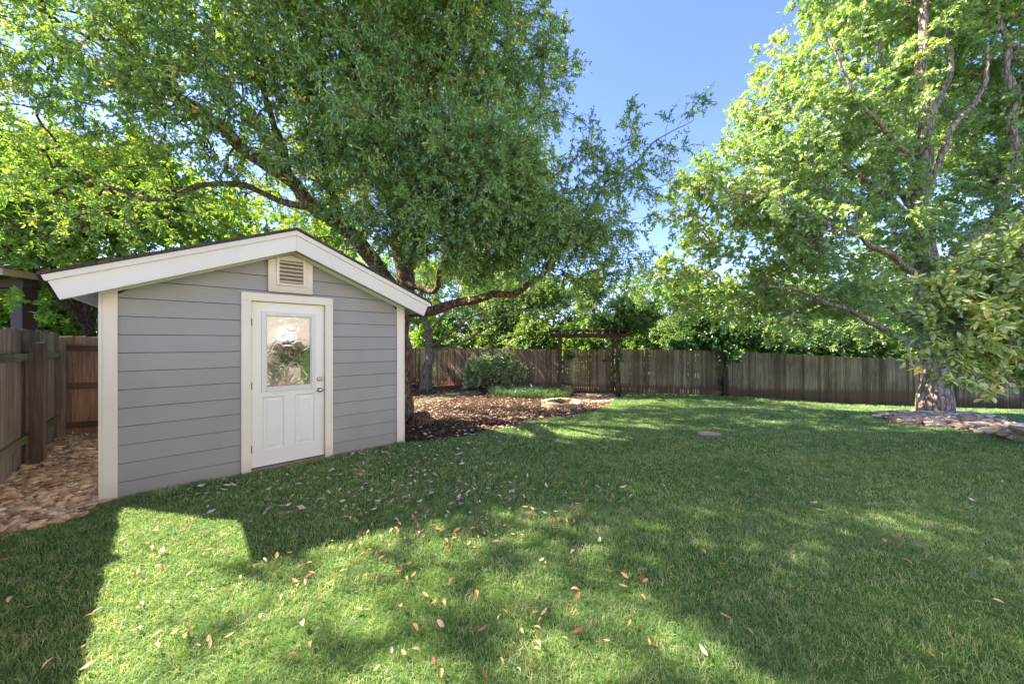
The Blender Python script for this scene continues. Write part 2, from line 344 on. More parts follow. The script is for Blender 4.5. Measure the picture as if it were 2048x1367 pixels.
def scatter(poly, n, seed=0, dens=None):
    r = np.random.default_rng(seed); xs = [p[0] for p in poly]; ys = [p[1] for p in poly]; out = np.zeros((0, 2))
    while len(out) < n:
        q = np.stack([r.uniform(min(xs), max(xs), n), r.uniform(min(ys), max(ys), n)], 1)
        q = q[in_poly(poly, q[:, 0], q[:, 1])]
        if dens is not None: q = q[r.random(len(q)) < dens(q[:, 0], q[:, 1])]
        out = np.concatenate([out, q])
    return out[:n]

# --- stones (river rock): flattened irregular pebbles in one mesh
def stones(name, pts, size, mat, flat=0.45, seed=1, kind='stuff', lift=0.0, **k):
    r = np.random.default_rng(seed); n = len(pts)
    ico = np.array([(0,0,-1),(0.72,-0.53,-0.45),(-0.28,-0.85,-0.45),(-0.89,0,-0.45),(-0.28,0.85,-0.45),(0.72,0.53,-0.45),(0.28,-0.85,0.45),(-0.72,-0.53,0.45),(-0.72,0.53,0.45),(0.28,0.85,0.45),(0.89,0,0.45),(0,0,1)])
    fc = [(0,1,2),(1,0,5),(0,2,3),(0,3,4),(0,4,5),(1,5,10),(2,1,6),(3,2,7),(4,3,8),(5,4,9),(1,10,6),(2,6,7),(3,7,8),(4,8,9),(5,9,10),(6,10,11),(7,6,11),(8,7,11),(9,8,11),(10,9,11)]
    # one level of subdivision
    vs = [Vector(v).normalized() for v in ico]; cache = {}; nf = []
    def mid(a, b):
        key = (min(a, b), max(a, b))
        if key not in cache: vs.append(((vs[a]+vs[b])/2).normalized()); cache[key] = len(vs)-1
        return cache[key]
    for a_, b_, c_ in fc:
        x, y, z = mid(a_, b_), mid(b_, c_), mid(c_, a_); nf += [(a_, x, z), (b_, y, x), (c_, z, y), (x, y, z)]
    base = np.array([tuple(v) for v in vs]); nf = np.array(nf); m = len(base)
    s = size * np.clip(r.lognormal(-.08, .32, n), .4, 1.9); el = r.uniform(0.55, 0.95, n); th = r.uniform(0, 2*np.pi, n)
    Vv = base[None] * (1 + r.normal(0, 0.07, (n, m, 1)))
    Vv = Vv * np.stack([s, s*el, s*flat*r.uniform(0.6, 1.2, n)], 1)[:, None, :]
    tx = r.normal(0, 0.22, n); c, sn_ = np.cos(tx)[:, None], np.sin(tx)[:, None]
    y, z = Vv[..., 1]*c - Vv[..., 2]*sn_, Vv[..., 1]*sn_ + Vv[..., 2]*c
    c, sn_ = np.cos(th)[:, None], np.sin(th)[:, None]; x = Vv[..., 0]
    W = np.stack([x*c - y*sn_ + pts[:, 0:1], x*sn_ + y*c + pts[:, 1:2], z + (H(pts[:, 0], pts[:, 1]) + s*flat*0.45 + lift*r.random(n))[:, None]], -1)
    f = (nf[None] + (np.arange(n)*m)[:, None, None]).reshape(-1, 3)
    o = mesh_np(name, W.reshape(-1, 3), f, mat, rnd=np.repeat(r.random(n), m), smooth=True)
    return tag(o, kind=kind, **k)
M['river'] = rnd_mat('river_rock', [(0, (0.324, 0.191, 0.114)), (0.3, (0.551, 0.352, 0.216)), (0.6, (0.730, 0.499, 0.317)), (0.85, (0.584, 0.455, 0.330)), (1, (0.878, 0.705, 0.482))], 0.75)
M['limestone'] = rnd_mat('pale_limestone', [(0, (0.380, 0.267, 0.155)), (0.5, (0.532, 0.404, 0.259)), (1, (0.627, 0.507, 0.355))], 0.9, 9, 0.8)
M['bedrock'] = rnd_mat('bed_stones', [(0, (0.305, 0.184, 0.109)), (0.4, (0.547, 0.368, 0.239)), (0.75, (0.791, 0.591, 0.413)), (1, (0.943, 0.749, 0.544))], 0.8)
gp = scatter(GRAVEL, 9800, 3, lambda x, y: np.where(y < 5.2, 1.0, 0.6))
stones('river_gravel', gp, 0.037, M['river'], 0.46, 5, lift=0.035, label='bed of tan and brown river gravel between the left fence and the shed', cat='gravel')
stones('stone_chips', scatter(STONEP, 1500, 9), 0.056, M['bedrock'], 0.5, 6, lift=0.07, label='flat pale river stones spread round the foot of the big oak', cat='stones')
for k, (px, py, s_, lab) in enumerate([(1988, 862, 0.15, 'large smooth pale boulder at the right end of the stone bed'), (1905, 838, 0.12, 'rounded pale stone lying just right of the oak trunk foot'),
        (1890, 846, 0.11, 'flat cream stone in front of the oak trunk'), (1830, 846, 0.08, 'small tan stone at the front left edge of the stone bed')]):
    q = G(px, py); stones('boulder', np.array([[q.x, q.y]]), s_, M['bedrock'], 0.5, 40+k, kind=None, label=lab, cat='stone')

# --- mulch chips and litter
def chips(name, pts, ln, wd, mat, seed, **k):
    r = np.random.default_rng(seed); n = len(pts); th = r.uniform(0, 2*np.pi, n); s = r.uniform(0.5, 1.4, n)
    u = np.stack([np.cos(th), np.sin(th), r.normal(0, 0.25, n)], 1)*(ln*s)[:, None]; w = np.stack([-np.sin(th), np.cos(th), r.normal(0, 0.35, n)], 1)*(wd*s)[:, None]
    c = np.stack([pts[:, 0], pts[:, 1], H(pts[:, 0], pts[:, 1]) + 0.008 + 0.02*r.random(n)], 1)
    up = np.array([0, 0, 1.0])*(ln*0.22*r.random(n))[:, None]
    V = np.stack([c-u, c-u*0.1+w-up, c+u, c-u*0.1-w-up], 1).reshape(-1, 3)
    V[:, 2] = np.maximum(V[:, 2], H(V[:, 0], V[:, 1]) + 0.003)
    f = np.arange(4*n).reshape(-1, 4); return tag(mesh_np(name, V, f, mat, rnd=np.repeat(r.random(n), 4)), **k)
M['chips'] = rnd_mat('mulch_chips', [(0, (0.025, 0.013, 0.008)), (0.5, (0.081, 0.041, 0.025)), (0.8, (0.162, 0.095, 0.057)), (1, (0.342, 0.239, 0.151))], 0.9)
chips('leaf_litter', scatter(MULCH, 3800, 71, lambda x, y: np.clip(9.0/np.maximum(y, 1), 0.3, 1)**1.5), .040, .017, rnd_mat('bed_litter', [(0, (.34, .20, .11)), (.6, (.55, .38, .25)), (1, (.70, .55, .40))]), 72, label='tan oak leaf litter scattered over the mulch bed', cat='leaf litter', kind='stuff').location.z = .01
chips('leaf_litter', scatter(GRAVEL, 1100, 73), .032, .014, rnd_mat('gravel_litter', [(0, (.14, .07, .035)), (.6, (.32, .19, .10)), (1, (.5, .36, .22))]), 74, label='small brown leaves lying on the gravel beside the left fence', cat='leaf litter', kind='stuff').location.z = .05
mp_ = scatter(MULCH, 42000, 11, lambda x, y: np.clip(9.0/np.maximum(y, 1), 0.3, 1)**1.5)
chips('mulch', mp_, 0.028, 0.011, M['chips'], 12, label='brown bark mulch and leaf litter over the planting bed', cat='mulch', kind='stuff')

# --- grass blades
def grass(name, pts, hgt, wid, mat, seed, lean=0.75, **k):
    r = np.random.default_rng(seed); n = len(pts); th = r.uniform(0, 2*np.pi, n); ph = r.uniform(0, 2*np.pi, n)
    h = hgt * r.uniform(0.55, 1.25, n) * (1 + 0.28*np.sin(pts[:, 0]*5.3+1.7*np.sin(pts[:, 1]*3.1))*np.sin(pts[:, 1]*6.1+1.3*np.sin(pts[:, 0]*4.3))); le = np.abs(r.normal(lean, 0.3, n)) * h
    w = wid * r.uniform(0.7, 1.2, n)
    base = np.stack([pts[:, 0], pts[:, 1], H(pts[:, 0], pts[:, 1])], 1)
    sdv = np.stack([np.cos(th), np.sin(th), np.zeros(n)], 1)*w[:, None]/2
    ld = np.stack([np.cos(ph), np.sin(ph), np.zeros(n)], 1)
    m1 = base + ld*(le*0.3)[:, None] + np.array([0, 0, 1.0])*(h*0.62)[:, None]
    tip = base + ld*(le*1.1)[:, None] + np.array([0, 0, 1.0])*(h*np.clip(1-0.25*le/h, 0.3, 1))[:, None]
    V = np.stack([base-sdv, base+sdv, m1+sdv*0.75, m1-sdv*0.75, tip], 1).reshape(-1, 3)
    b = np.arange(n)*5
    loops = np.stack([b, b+1, b+2, b+3, b+3, b+2, b+4], 1).ravel(); sizes = np.tile([4, 3], n)
    return tag(mesh_np(name, V, loops, mat, rnd=np.repeat(r.random(n), 5), sizes=sizes), **k)
def grass_mat():
    m, nt, out, N, L = mat_new('grass_blades'); at = N('ShaderNodeAttribute', attribute_name='rnd')
    r = ramp(N, [(0, (0.145, 0.26, 0.085)), (0.4, (0.225, 0.385, 0.13)), (0.84, (0.33, 0.47, 0.17)), (0.92, (0.42, 0.43, 0.24)), (1, (0.62, 0.53, 0.36))]); L(at.outputs['Fac'], r.inputs[0])
    tc = N('ShaderNodeTexCoord')
    n1 = N('ShaderNodeTexNoise'); n1.inputs['Scale'].default_value = 4.5; n1.inputs['Detail'].default_value = 7; n1.inputs['Roughness'].default_value = .72; L(tc.outputs['Object'], n1.inputs['Vector'])
    ad = N('ShaderNodeMath', operation='MULTIPLY_ADD'); ad.inputs[1].default_value = .30; L(at.outputs['Fac'], ad.inputs[0]); L(n1.outputs[0], ad.inputs[2])
    r1 = ramp(N, [(0.67, (0, 0, 0)), (0.88, (0.85,)*3)]); L(ad.outputs[0], r1.inputs[0])
    c = mixc(N, L, r1.outputs[0], r.outputs[0], (0.55, 0.50, 0.33))
    n2 = N('ShaderNodeTexNoise'); n2.inputs['Scale'].default_value = 0.9; n2.inputs['Detail'].default_value = 4; L(tc.outputs['Object'], n2.inputs['Vector'])
    r2 = ramp(N, [(0.3, (0.80, 0.86, 0.85)), (0.7, (1.22, 1.12, 1.05))]); L(n2.outputs[0], r2.inputs[0]); c = mixc(N, L, 1.0, c, r2.outputs[0], 'MULTIPLY')
    n3 = N('ShaderNodeTexNoise'); n3.inputs['Scale'].default_value = 9; n3.inputs['Detail'].default_value = 3; L(tc.outputs['Object'], n3.inputs['Vector'])
    r3 = ramp(N, [(0.35, (0.72, 0.78, 0.78)), (0.65, (1.2, 1.15, 1.1))]); L(n3.outputs[0], r3.inputs[0]); c = mixc(N, L, 1.0, c, r3.outputs[0], 'MULTIPLY')
    d = N('ShaderNodeBsdfDiffuse'); L(c, d.inputs[0]); t = N('ShaderNodeBsdfTranslucent'); tn = mixc(N, L, 1.0, c, (1.2, 1.15, .6), 'MULTIPLY'); L(tn, t.inputs[0])
    mx = N('ShaderNodeMixShader'); mx.inputs[0].default_value = .35; L(d.outputs[0], mx.inputs[1]); L(t.outputs[0], mx.inputs[2])
    g = N('ShaderNodeBsdfGlossy'); g.inputs['Roughness'].default_value = .5; mg = N('ShaderNodeMixShader'); mg.inputs[0].default_value = .03; L(mx.outputs[0], mg.inputs[1]); L(g.outputs[0], mg.inputs[2]); L(mg.outputs[0], out.inputs[0]); return m
M['grass'] = grass_mat()
def blade_field():
    r = np.random.default_rng(21); allp = []
    bands = [(0.4, 2.2, 11500), (2.2, 3.4, 8500), (3.4, 5.0, 4600), (5.0, 7.5, 2500), (7.5, 11, 1300), (11, 16, 700)]
    res = []
    for k, (y0, y1, d) in enumerate(bands):
        x0, x1 = -1.55*y1-0.6, 1.55*y1+0.6
        n = int((x1-x0)*(y1-y0)*d); q = np.stack([r.uniform(x0, x1, n), r.uniform(y0, y1, n)], 1)
        q = q[(np.abs(q[:, 0]) < 1.5*q[:, 1]+1.0) & in_poly(LAWN, q[:, 0], q[:, 1])]
        # keep off the shed slab
        u = (q[:, 0]-SA.x)*SD.x + (q[:, 1]-SA.y)*SD.y; v = (q[:, 0]-SA.x)*SN.x + (q[:, 1]-SA.y)*SN.y
        q = q[~((u > -0.02) & (u < SL+0.02) & (v < 0.02) & (v > -SDEP))]
        # thinner patches
        pn = np.sin(q[:, 0]*2.1+1.3*np.sin(q[:, 1]*1.7))*np.sin(q[:, 1]*2.7+1.1*np.sin(q[:, 0]*1.9))
        q = q[r.random(len(q)) < np.where(pn > 0.35, 0.55, 1.0)]
        q = q[~in_poly(STONEP, q[:, 0], q[:, 1])]
        res.append((q, 0.040 + 0.0015*k, 0.0033*(1+0.5*k)))
    return res
bf = blade_field()
V_all = []
def merged_grass():
    Vs = []; Ls = []; Ss = []; Rs = []; off = 0
    for k, (q, h, w) in enumerate(bf):
        o = grass('tmp', q, h, w, M['grass'], 30+k); me = o.data; n = len(me.vertices)
        co = np.empty(n*3, np.float32); me.vertices.foreach_get('co', co); lp = np.empty(len(me.loops), np.int32); me.loops.foreach_get('vertex_index', lp)
        rv = np.empty(n, np.float32); me.attributes['rnd'].data.foreach_get('value', rv)
        Vs.append(co.reshape(-1, 3)); Ls.append(lp+off); Ss.append(np.tile([4, 3], n//5)); Rs.append(rv); off += n
        bpy.data.objects.remove(o); bpy.data.meshes.remove(me)
    return tag(mesh_np('grass', np.concatenate(Vs), np.concatenate(Ls), M['grass'], rnd=np.concatenate(Rs), sizes=np.concatenate(Ss)),
        label='short green lawn grass with dry blades mixed in', cat='grass', kind='stuff')
merged_grass()
print('blades', sum(len(q) for q, _, _ in bf))

# ------------------------------------------------------------------ leaves and trees
def unit(a): return a / np.maximum(np.linalg.norm(a, axis=-1, keepdims=True), 1e-9)
def leaf_geo(base, d, nrm, ln, wd, kind):
    d = unit(d); s = unit(np.cross(d, nrm)); n = np.cross(s, d); L_ = ln[:, None]; W_ = wd[:, None]
    if kind == 'diamond':
        V = np.stack([base, base + d*L_*0.5 + s*W_*0.5 + n*W_*0.18, base + d*L_ - n*L_*0.10, base + d*L_*0.5 - s*W_*0.5 + n*W_*0.18], 1)
        f = np.array([[0, 1, 2, 3]])
    elif kind == 'oval':
        V = np.stack([base, base + d*L_*0.35 + s*W_*0.42 + n*W_*0.12, base + d*L_*0.72 + s*W_*0.40 + n*W_*0.08, base + d*L_ - n*L_*0.08,
                      base + d*L_*0.72 - s*W_*0.40 + n*W_*0.08, base + d*L_*0.35 - s*W_*0.42 + n*W_*0.12], 1)
        f = np.array([[0, 1, 2, 3], [0, 3, 4, 5]])
    else:  # lobed: centre lobe and two side lobes
        dl = unit(d*0.62 + s*0.78); dr = unit(d*0.62 - s*0.78); b1 = base + d*L_*0.12
        V = np.stack([base, base + d*L_*0.55 + s*W_*0.22 + n*W_*0.05, base + d*L_ - n*L_*0.14, base + d*L_*0.55 - s*W_*0.22 + n*W_*0.05,
                      b1 + dl*L_*0.62 - n*L_*0.10, b1 + dr*L_*0.62 - n*L_*0.10], 1)
        f = np.array([[0, 1, 2, 3], [0, 4, 1, 1], [0, 3, 5, 5]])
        tri = True
    m = V.shape[1]; N_ = len(base); off = (np.arange(N_)*m)
    if kind == 'lobed':
        q = np.concatenate([[0, 1, 2, 3], [0, 4, 1], [0, 3, 5]])
        loops = (q[None] + off[:, None]).ravel(); sizes = np.tile([4, 3, 3], N_)
    else:
        loops = (f.ravel()[None] + off[:, None]).ravel(); sizes = np.full(N_*len(f), 4)
    return V.reshape(-1, 3), loops, sizes, m
def catmull(pts, step=0.12):
    P_ = [Vector(p) for p in pts]; P_ = [P_[0]*2-P_[1]] + P_ + [P_[-1]*2-P_[-2]]; out = []
    for i_ in range(1, len(P_)-2):
        a_, b_, c_, d_ = P_[i_-1:i_+3]; n = max(2, int((c_-b_).length/step))
        for k in range(n):
            t = k/n; out.append(0.5*((2*b_)+(c_-a_)*t+(2*a_-5*b_+4*c_-d_)*t*t+(3*b_-a_-3*c_+d_)*t**3))
    out.append(P_[-2]); return out
def tubes_vec(paths, radii, sides):
    """paths (P,K,3), radii (P,K) -> verts, quads"""
    Pn, K, _ = paths.shape
    t = np.empty_like(paths); t[:, 1:-1] = paths[:, 2:]-paths[:, :-2]; t[:, 0] = paths[:, 1]-paths[:, 0]; t[:, -1] = paths[:, -1]-paths[:, -2]
    t = unit(t); ref = np.where(np.abs(t[:, :1, 2:3]) < 0.9, np.array([0.1, 0.2, 1.0]), np.array([1.0, 0.2, 0.1])); ref = np.broadcast_to(ref, t.shape)
    u = unit(np.cross(t, ref)); w = np.cross(t, u)
    an = np.arange(sides)*2*np.pi/sides
    V = paths[:, :, None] + radii[:, :, None, None]*(u[:, :, None]*np.cos(an)[None, None, :, None] + w[:, :, None]*np.sin(an)[None, None, :, None])
    idx = np.arange(Pn*K*sides).reshape(Pn, K, sides); a_ = idx[:, :-1]; b_ = idx[:, 1:]
    q = np.stack([a_, np.roll(a_, -1, 2), np.roll(b_, -1, 2), b_], -1).reshape(-1, 4)
    return V.reshape(-1, 3), q
def make_tree(name, label, cat, limbs, clumps, npts, mats, leaf=(0.075, 0.028, 'diamond'), sub=6, per=14, sublen=0.32, seed=1, group=None, twig_r=0.0035,
              hang=0.15, shell=0.5, root=None, gap=0.0, upb=0.5, base_seg=5, jit=0.03):
    """limbs: [(points, r0, r1)]; clumps: [(centre, radius or (rx,ry,rz), weight)]"""
    r = np.random.default_rng(seed); rr_ = random.Random(seed)
    loc = root if root is not None else Vector(limbs[0][0][0])
    t = empty(name, loc, label=label, cat=cat, group=group)
    Vb = []; Qb = []; off = 0; nodes = []; nrad = []
    for pts, r0, r1 in limbs:
        c = catmull(pts); n = len(c); ph = [rr_.uniform(0, 6) for _ in range(6)]
        cc = []; rad = []
        for k, p in enumerate(c):
            f = k/(n-1); am = jit*min(1, f*4)*(0.5 if r0 > 0.3 else 1)
            cc.append([p.x+am*math.sin(k*0.55+ph[0])+am*0.6*math.sin(k*1.3+ph[1]), p.y+am*math.sin(k*0.5+ph[2]), p.z+am*math.sin(k*0.6+ph[3])])
            rad.append((r0*(1-f)+r1*f)*(1+0.05*math.sin(k*0.9+ph[4])))
        if pts is limbs[0][0]:      # root flare
            for k in range(n):
                hgt = cc[k][2]-cc[0][2]; rad[k] *= 1+0.28*math.exp(-max(hgt, 0)/0.22)
        v, q = tubes_vec(np.array([cc]), np.array([rad]), 14 if r0 > 0.1 else 8)
        if r0 > 0.1:   # ridged, uneven bark outline
            S_ = 14; vv = v.reshape(n, S_, 3); cen = np.array(cc)[:, None]
            k_, s_ = np.meshgrid(np.arange(n), np.arange(S_), indexing='ij')
            vv = cen + (vv-cen)*(1+0.05*np.sin(s_*2*np.pi*3/S_+k_*0.15+ph[5])+0.035*np.sin(s_*2*np.pi*5/S_-k_*0.3)+r.normal(0, 0.012, (n, S_)))[..., None]; v = vv.reshape(-1, 3)
        Vb.append(v); Qb.append(q+off); off += len(v); nodes += cc[::2] if pts is not limbs[0][0] else cc[n//2::2]; nrad += rad[::2] if pts is not limbs[0][0] else rad[n//2::2]
    nodes = np.array(nodes); nrad = list(nrad); nl = len(nodes)
    # attraction points
    cl = [(np.array(c), np.array([rd]*3 if np.isscalar(rd) else rd, float), w) for c, rd, w in clumps]
    wts = np.array([w*np.prod(rd) for c, rd, w in cl]); wts = wts/wts.sum(); cnt = np.maximum(2, (wts*npts).astype(int))
    pts = []; cens = []
    for (c, rd, w), k in zip(cl, cnt):
        v = unit(r.normal(0, 1, (k, 3))); rad = r.random(k)**(1/3.0); rad = np.where(r.random(k) < shell, 0.75+0.3*r.random(k), rad)
        rough_ = 1+0.22*np.sin(v[:, 0]*5+c[0]*7)*np.sin(v[:, 1]*5+c[1]*5)+0.15*np.sin(v[:, 2]*7+c[2]*3)
        pts.append(c + v*rad[:, None]*rd*rough_[:, None]); cens.append(np.repeat(c[None], k, 0))
    pts = np.concatenate(pts); cens = np.concatenate(cens)
    if gap > 0:
        g = np.sin(pts[:, 0]*2.3+seed)*np.sin(pts[:, 1]*2.1+1.3*seed)*np.sin(pts[:, 2]*2.6+0.7*seed); k = g < (0.35-gap*0.5); pts = pts[k]; cens = cens[k]
    dmin = np.array([np.min(np.sum((nodes-p)**2, 1)) for p in pts]); o_ = np.argsort(dmin); pts = pts[o_]; cens = cens[o_]
    Np = len(pts); K = 5; buf = np.empty((nl+Np*(K-1), 3)); buf[:nl] = nodes; cur = nl; par = np.full(len(buf), -1); cnt_ = np.zeros(len(buf)); paths = np.empty((Np, K, 3)); start = np.empty(Np, int)
    root_xy = np.array(limbs[0][0][0])
    for k, p in enumerate(pts):
        dv = buf[:cur]-p; ds = np.sqrt((dv**2).sum(1)); cost = ds + 0.35*np.maximum(0, dv[:, 2]) ; j_ = int(np.argmin(cost)); q = buf[j_]; start[k] = j_
        L_ = ds[j_]; f = np.linspace(0, 1, K)[:, None]; path = q*(1-f)+p*f
        path = path + np.sin(f*np.pi)*(r.normal(0, 0.09, 3)*L_ + np.array([0, 0, 0.06*L_])) + r.normal(0, 0.02, (K, 3))*min(L_, 0.6)*np.sin(f*np.pi)
        paths[k] = path; buf[cur:cur+K-1] = path[1:]; par[cur] = j_; par[cur+1:cur+K-1] = np.arange(cur, cur+K-2); cur += K-1
    cnt_[:] = 0
    for k in range(Np-1, -1, -1):
        e = nl+k*(K-1)
        # leaf end of this path
        cnt_[e+K-2] += 1
        for m_ in range(K-2, -1, -1):
            pj = par[e+m_]
            if pj >= 0: cnt_[pj] += cnt_[e+m_]
    rad_n = twig_r*np.maximum(cnt_, 1)**0.45
    idx = nl + np.arange(Np)[:, None]*(K-1) + np.arange(K-1)[None]
    prad = rad_n[idx]; first = np.minimum(prad[:, 0]*1.15, 0.2); prad = np.concatenate([first[:, None], prad], 1)
    v, q = tubes_vec(paths, prad, base_seg); Vb.append(v); Qb.append(q+off); off += len(v)
    # sub twigs
    S_ = sub; od = unit(pts-paths[:, -2])[:, None] * 0.7 + unit(pts-cens+1e-6)[:, None]*0.4
    sdr = unit(od + r.normal(0, 0.75, (Np, S_, 3)) + np.array([0, 0, upb*0.3])); sl = sublen*r.uniform(0.5, 1.25, (Np, S_, 1))
    sb = pts[:, None] + 0*sdr; smid = sb + sdr*sl*0.5 + r.normal(0, 0.02, sb.shape); se = sb + sdr*sl + np.array([0, 0, -hang])*sl
    sp = np.stack([sb, smid, se], 2).reshape(-1, 3, 3); v, q = tubes_vec(sp, np.tile([twig_r, twig_r*0.7, twig_r*0.35], (len(sp), 1)), 3); Vb.append(v); Qb.append(q+off)
    mesh_np('trunk', np.concatenate(Vb)-np.array(loc), np.concatenate(Qb), mats[1], parent=t, smooth=True)
    # leaves along sub twigs
    n_ = len(sp); f = r.uniform(0.15, 1.05, (n_, per, 1)); b0 = sp[:, None, 0]*(1-f)**2 + 2*f*(1-f)*sp[:, None, 1] + f*f*sp[:, None, 2]
    td = unit(sp[:, 2]-sp[:, 0])[:, None]; d = unit(td*0.6 + r.normal(0, 0.6, (n_, per, 3)) + np.array([0, 0, -hang])); nn = unit(r.normal(0, 0.65, (n_, per, 3)) + np.array([0, 0, 1.0]) + np.array([-0.25, 0.0, 0]))
    b0 = b0.reshape(-1, 3); d = d.reshape(-1, 3); nn = nn.reshape(-1, 3); ln = leaf[0]*r.uniform(0.6, 1.25, len(b0)); wd = leaf[1]*r.uniform(0.75, 1.2, len(b0))
    Vl, loops, sizes, m = leaf_geo(b0, d, nn, ln, wd, leaf[2])
    tw = np.repeat(r.normal(0, 0.13, n_//S_), S_*per); rv = np.clip(r.random(len(b0))*0.75+0.12+tw, 0, 1)
    mesh_np('crown', Vl-np.array(loc), loops, mats[0], parent=t, rnd=np.repeat(rv, m), sizes=sizes)
    print(name, 'leaves', len(b0)); return t

M['leaf_live'] = leaf_mat('live_oak_leaves', [(0, (0.109, 0.214, 0.083)), (0.5, (0.201, 0.359, 0.135)), (0.975, (0.340, 0.517, 0.191)), (1, (0.866, 0.604, 0.191))], 0.42, 0.06)
M['leaf_red'] = leaf_mat('red_oak_leaves', [(0, (0.192, 0.316, 0.116)), (0.5, (0.302, 0.454, 0.186)), (0.93, (0.468, 0.592, 0.278)), (1, (0.469, 0.546, 0.195))], 0.42, 0.07)
M['leaf_maple'] = leaf_mat('bright_maple_leaves', [(0, (0.132, 0.265, 0.050)), (0.5, (0.216, 0.387, 0.074)), (1, (0.359, 0.530, 0.123))], 0.5, 0.05)
M['leaf_laurel'] = leaf_mat('laurel_leaves', [(0, (0.152, 0.242, 0.083)), (0.5, (0.278, 0.396, 0.138)), (0.97, (0.506, 0.594, 0.247)), (1, (0.860, 0.660, 0.275))], 0.35, 0.08)
M['leaf_wood'] = leaf_mat('woodland_leaves', [(0, (0.092, 0.187, 0.064)), (0.5, (0.184, 0.322, 0.107)), (0.9, (0.337, 0.475, 0.214)), (1, (0.459, 0.458, 0.342))], 0.45, 0.05)
M['leaf_dark'] = leaf_mat('dark_creeper_leaves', [(0, (0.045, 0.119, 0.036)), (0.5, (0.081, 0.181, 0.050)), (1, (0.162, 0.279, 0.072))], 0.35, 0.05)
M['leaf_hedge'] = leaf_mat('variegated_leaves', [(0, (0.095, 0.190, 0.070)), (0.42, (0.213, 0.331, 0.119)), (0.75, (0.712, 0.783, 0.425)), (1, (0.950, 0.950, 0.707))], 0.25, 0.10, (1.1, 1.1, 0.7))

# --- big live oak behind the shed
q = G(797, 846); OB = Vector((-2.50, 7.7, float(H(-2.5, 7.7))-0.08))
fork = P(806, 600, 7.7)
limbs = [([OB, P(799, 760, 7.7), P(798, 660, 7.7), fork], 0.30, 0.235),
    ([fork, P(812, 560, 7.7), P(802, 505, 7.7), P(792, 440, 7.6), P(775, 360, 7.5), P(765, 260, 7.3), P(745, 150, 7.2), P(740, 20, 7.2)], 0.20, 0.06),
    ([P(812, 545, 7.7), P(842, 480, 7.6), P(870, 400, 7.5), P(885, 300, 7.2), P(920, 200, 7), P(950, 80, 7)], 0.13, 0.05),
    ([P(803, 610, 7.7), P(770, 555, 7.4), P(722, 490, 7.0), P(672, 440, 6.6), P(620, 408, 6.3), P(565, 352, 6.1), P(480, 290, 6.0), P(400, 225, 5.9), P(300, 140, 5.8), P(180, 60, 5.8)], 0.17, 0.045),
    ([P(640, 420, 6.4), P(560, 400, 6.3), P(480, 372, 6.2), P(400, 368, 6.2), P(330, 400, 6.2), P(240, 380, 6.2), P(130, 330, 6.2)], 0.065, 0.02),
    ([P(600, 395, 6.3), P(580, 350, 6.2), P(555, 270, 6.0), P(530, 180, 5.9), P(520, 60, 5.8)], 0.07, 0.03),
    ([P(690, 452, 6.7), P(660, 380, 6.5), P(640, 280, 6.3), P(650, 150, 6.2), P(660, 20, 6.2)], 0.08, 0.03),
    ([P(806, 625, 7.7), P(853, 622, 7.6), P(895, 612, 7.4), P(946, 600, 7.2), P(985, 587, 7.0), P(1022, 592, 6.9), P(1051, 574, 6.8), P(1080, 552, 6.6), P(1108, 522, 6.5), P(1150, 470, 6.4)], 0.115, 0.035), ([P(1108, 522, 6.5), P(1190, 400, 6.4), P(1270, 320, 6.5), P(1385, 235, 6.6)], 0.03, 0.006),
    ([P(803, 560, 7.7), P(830, 574, 7.4), P(866, 580, 7.1), P(885, 540, 6.6), P(900, 470, 6.1), P(930, 400, 5.7), P(960, 320, 5.5)], 0.07, 0.02),
    ([P(775, 400, 7.5), Vector((-2.8, 6.2, 6.3)), Vector((-3.6, 5.0, 7.6)), Vector((-4.8, 4.1, 8.4))], 0.09, 0.03),
    ([P(790, 430, 7.6), Vector((-1.4, 6.4, 6.4)), Vector((-0.3, 5.4, 7.6)), Vector((0.4, 4.6, 8.6))], 0.09, 0.03)]
def C(px, py, Y, r_, w=1.0): return (tuple(P(px, py, Y)), r_, w)
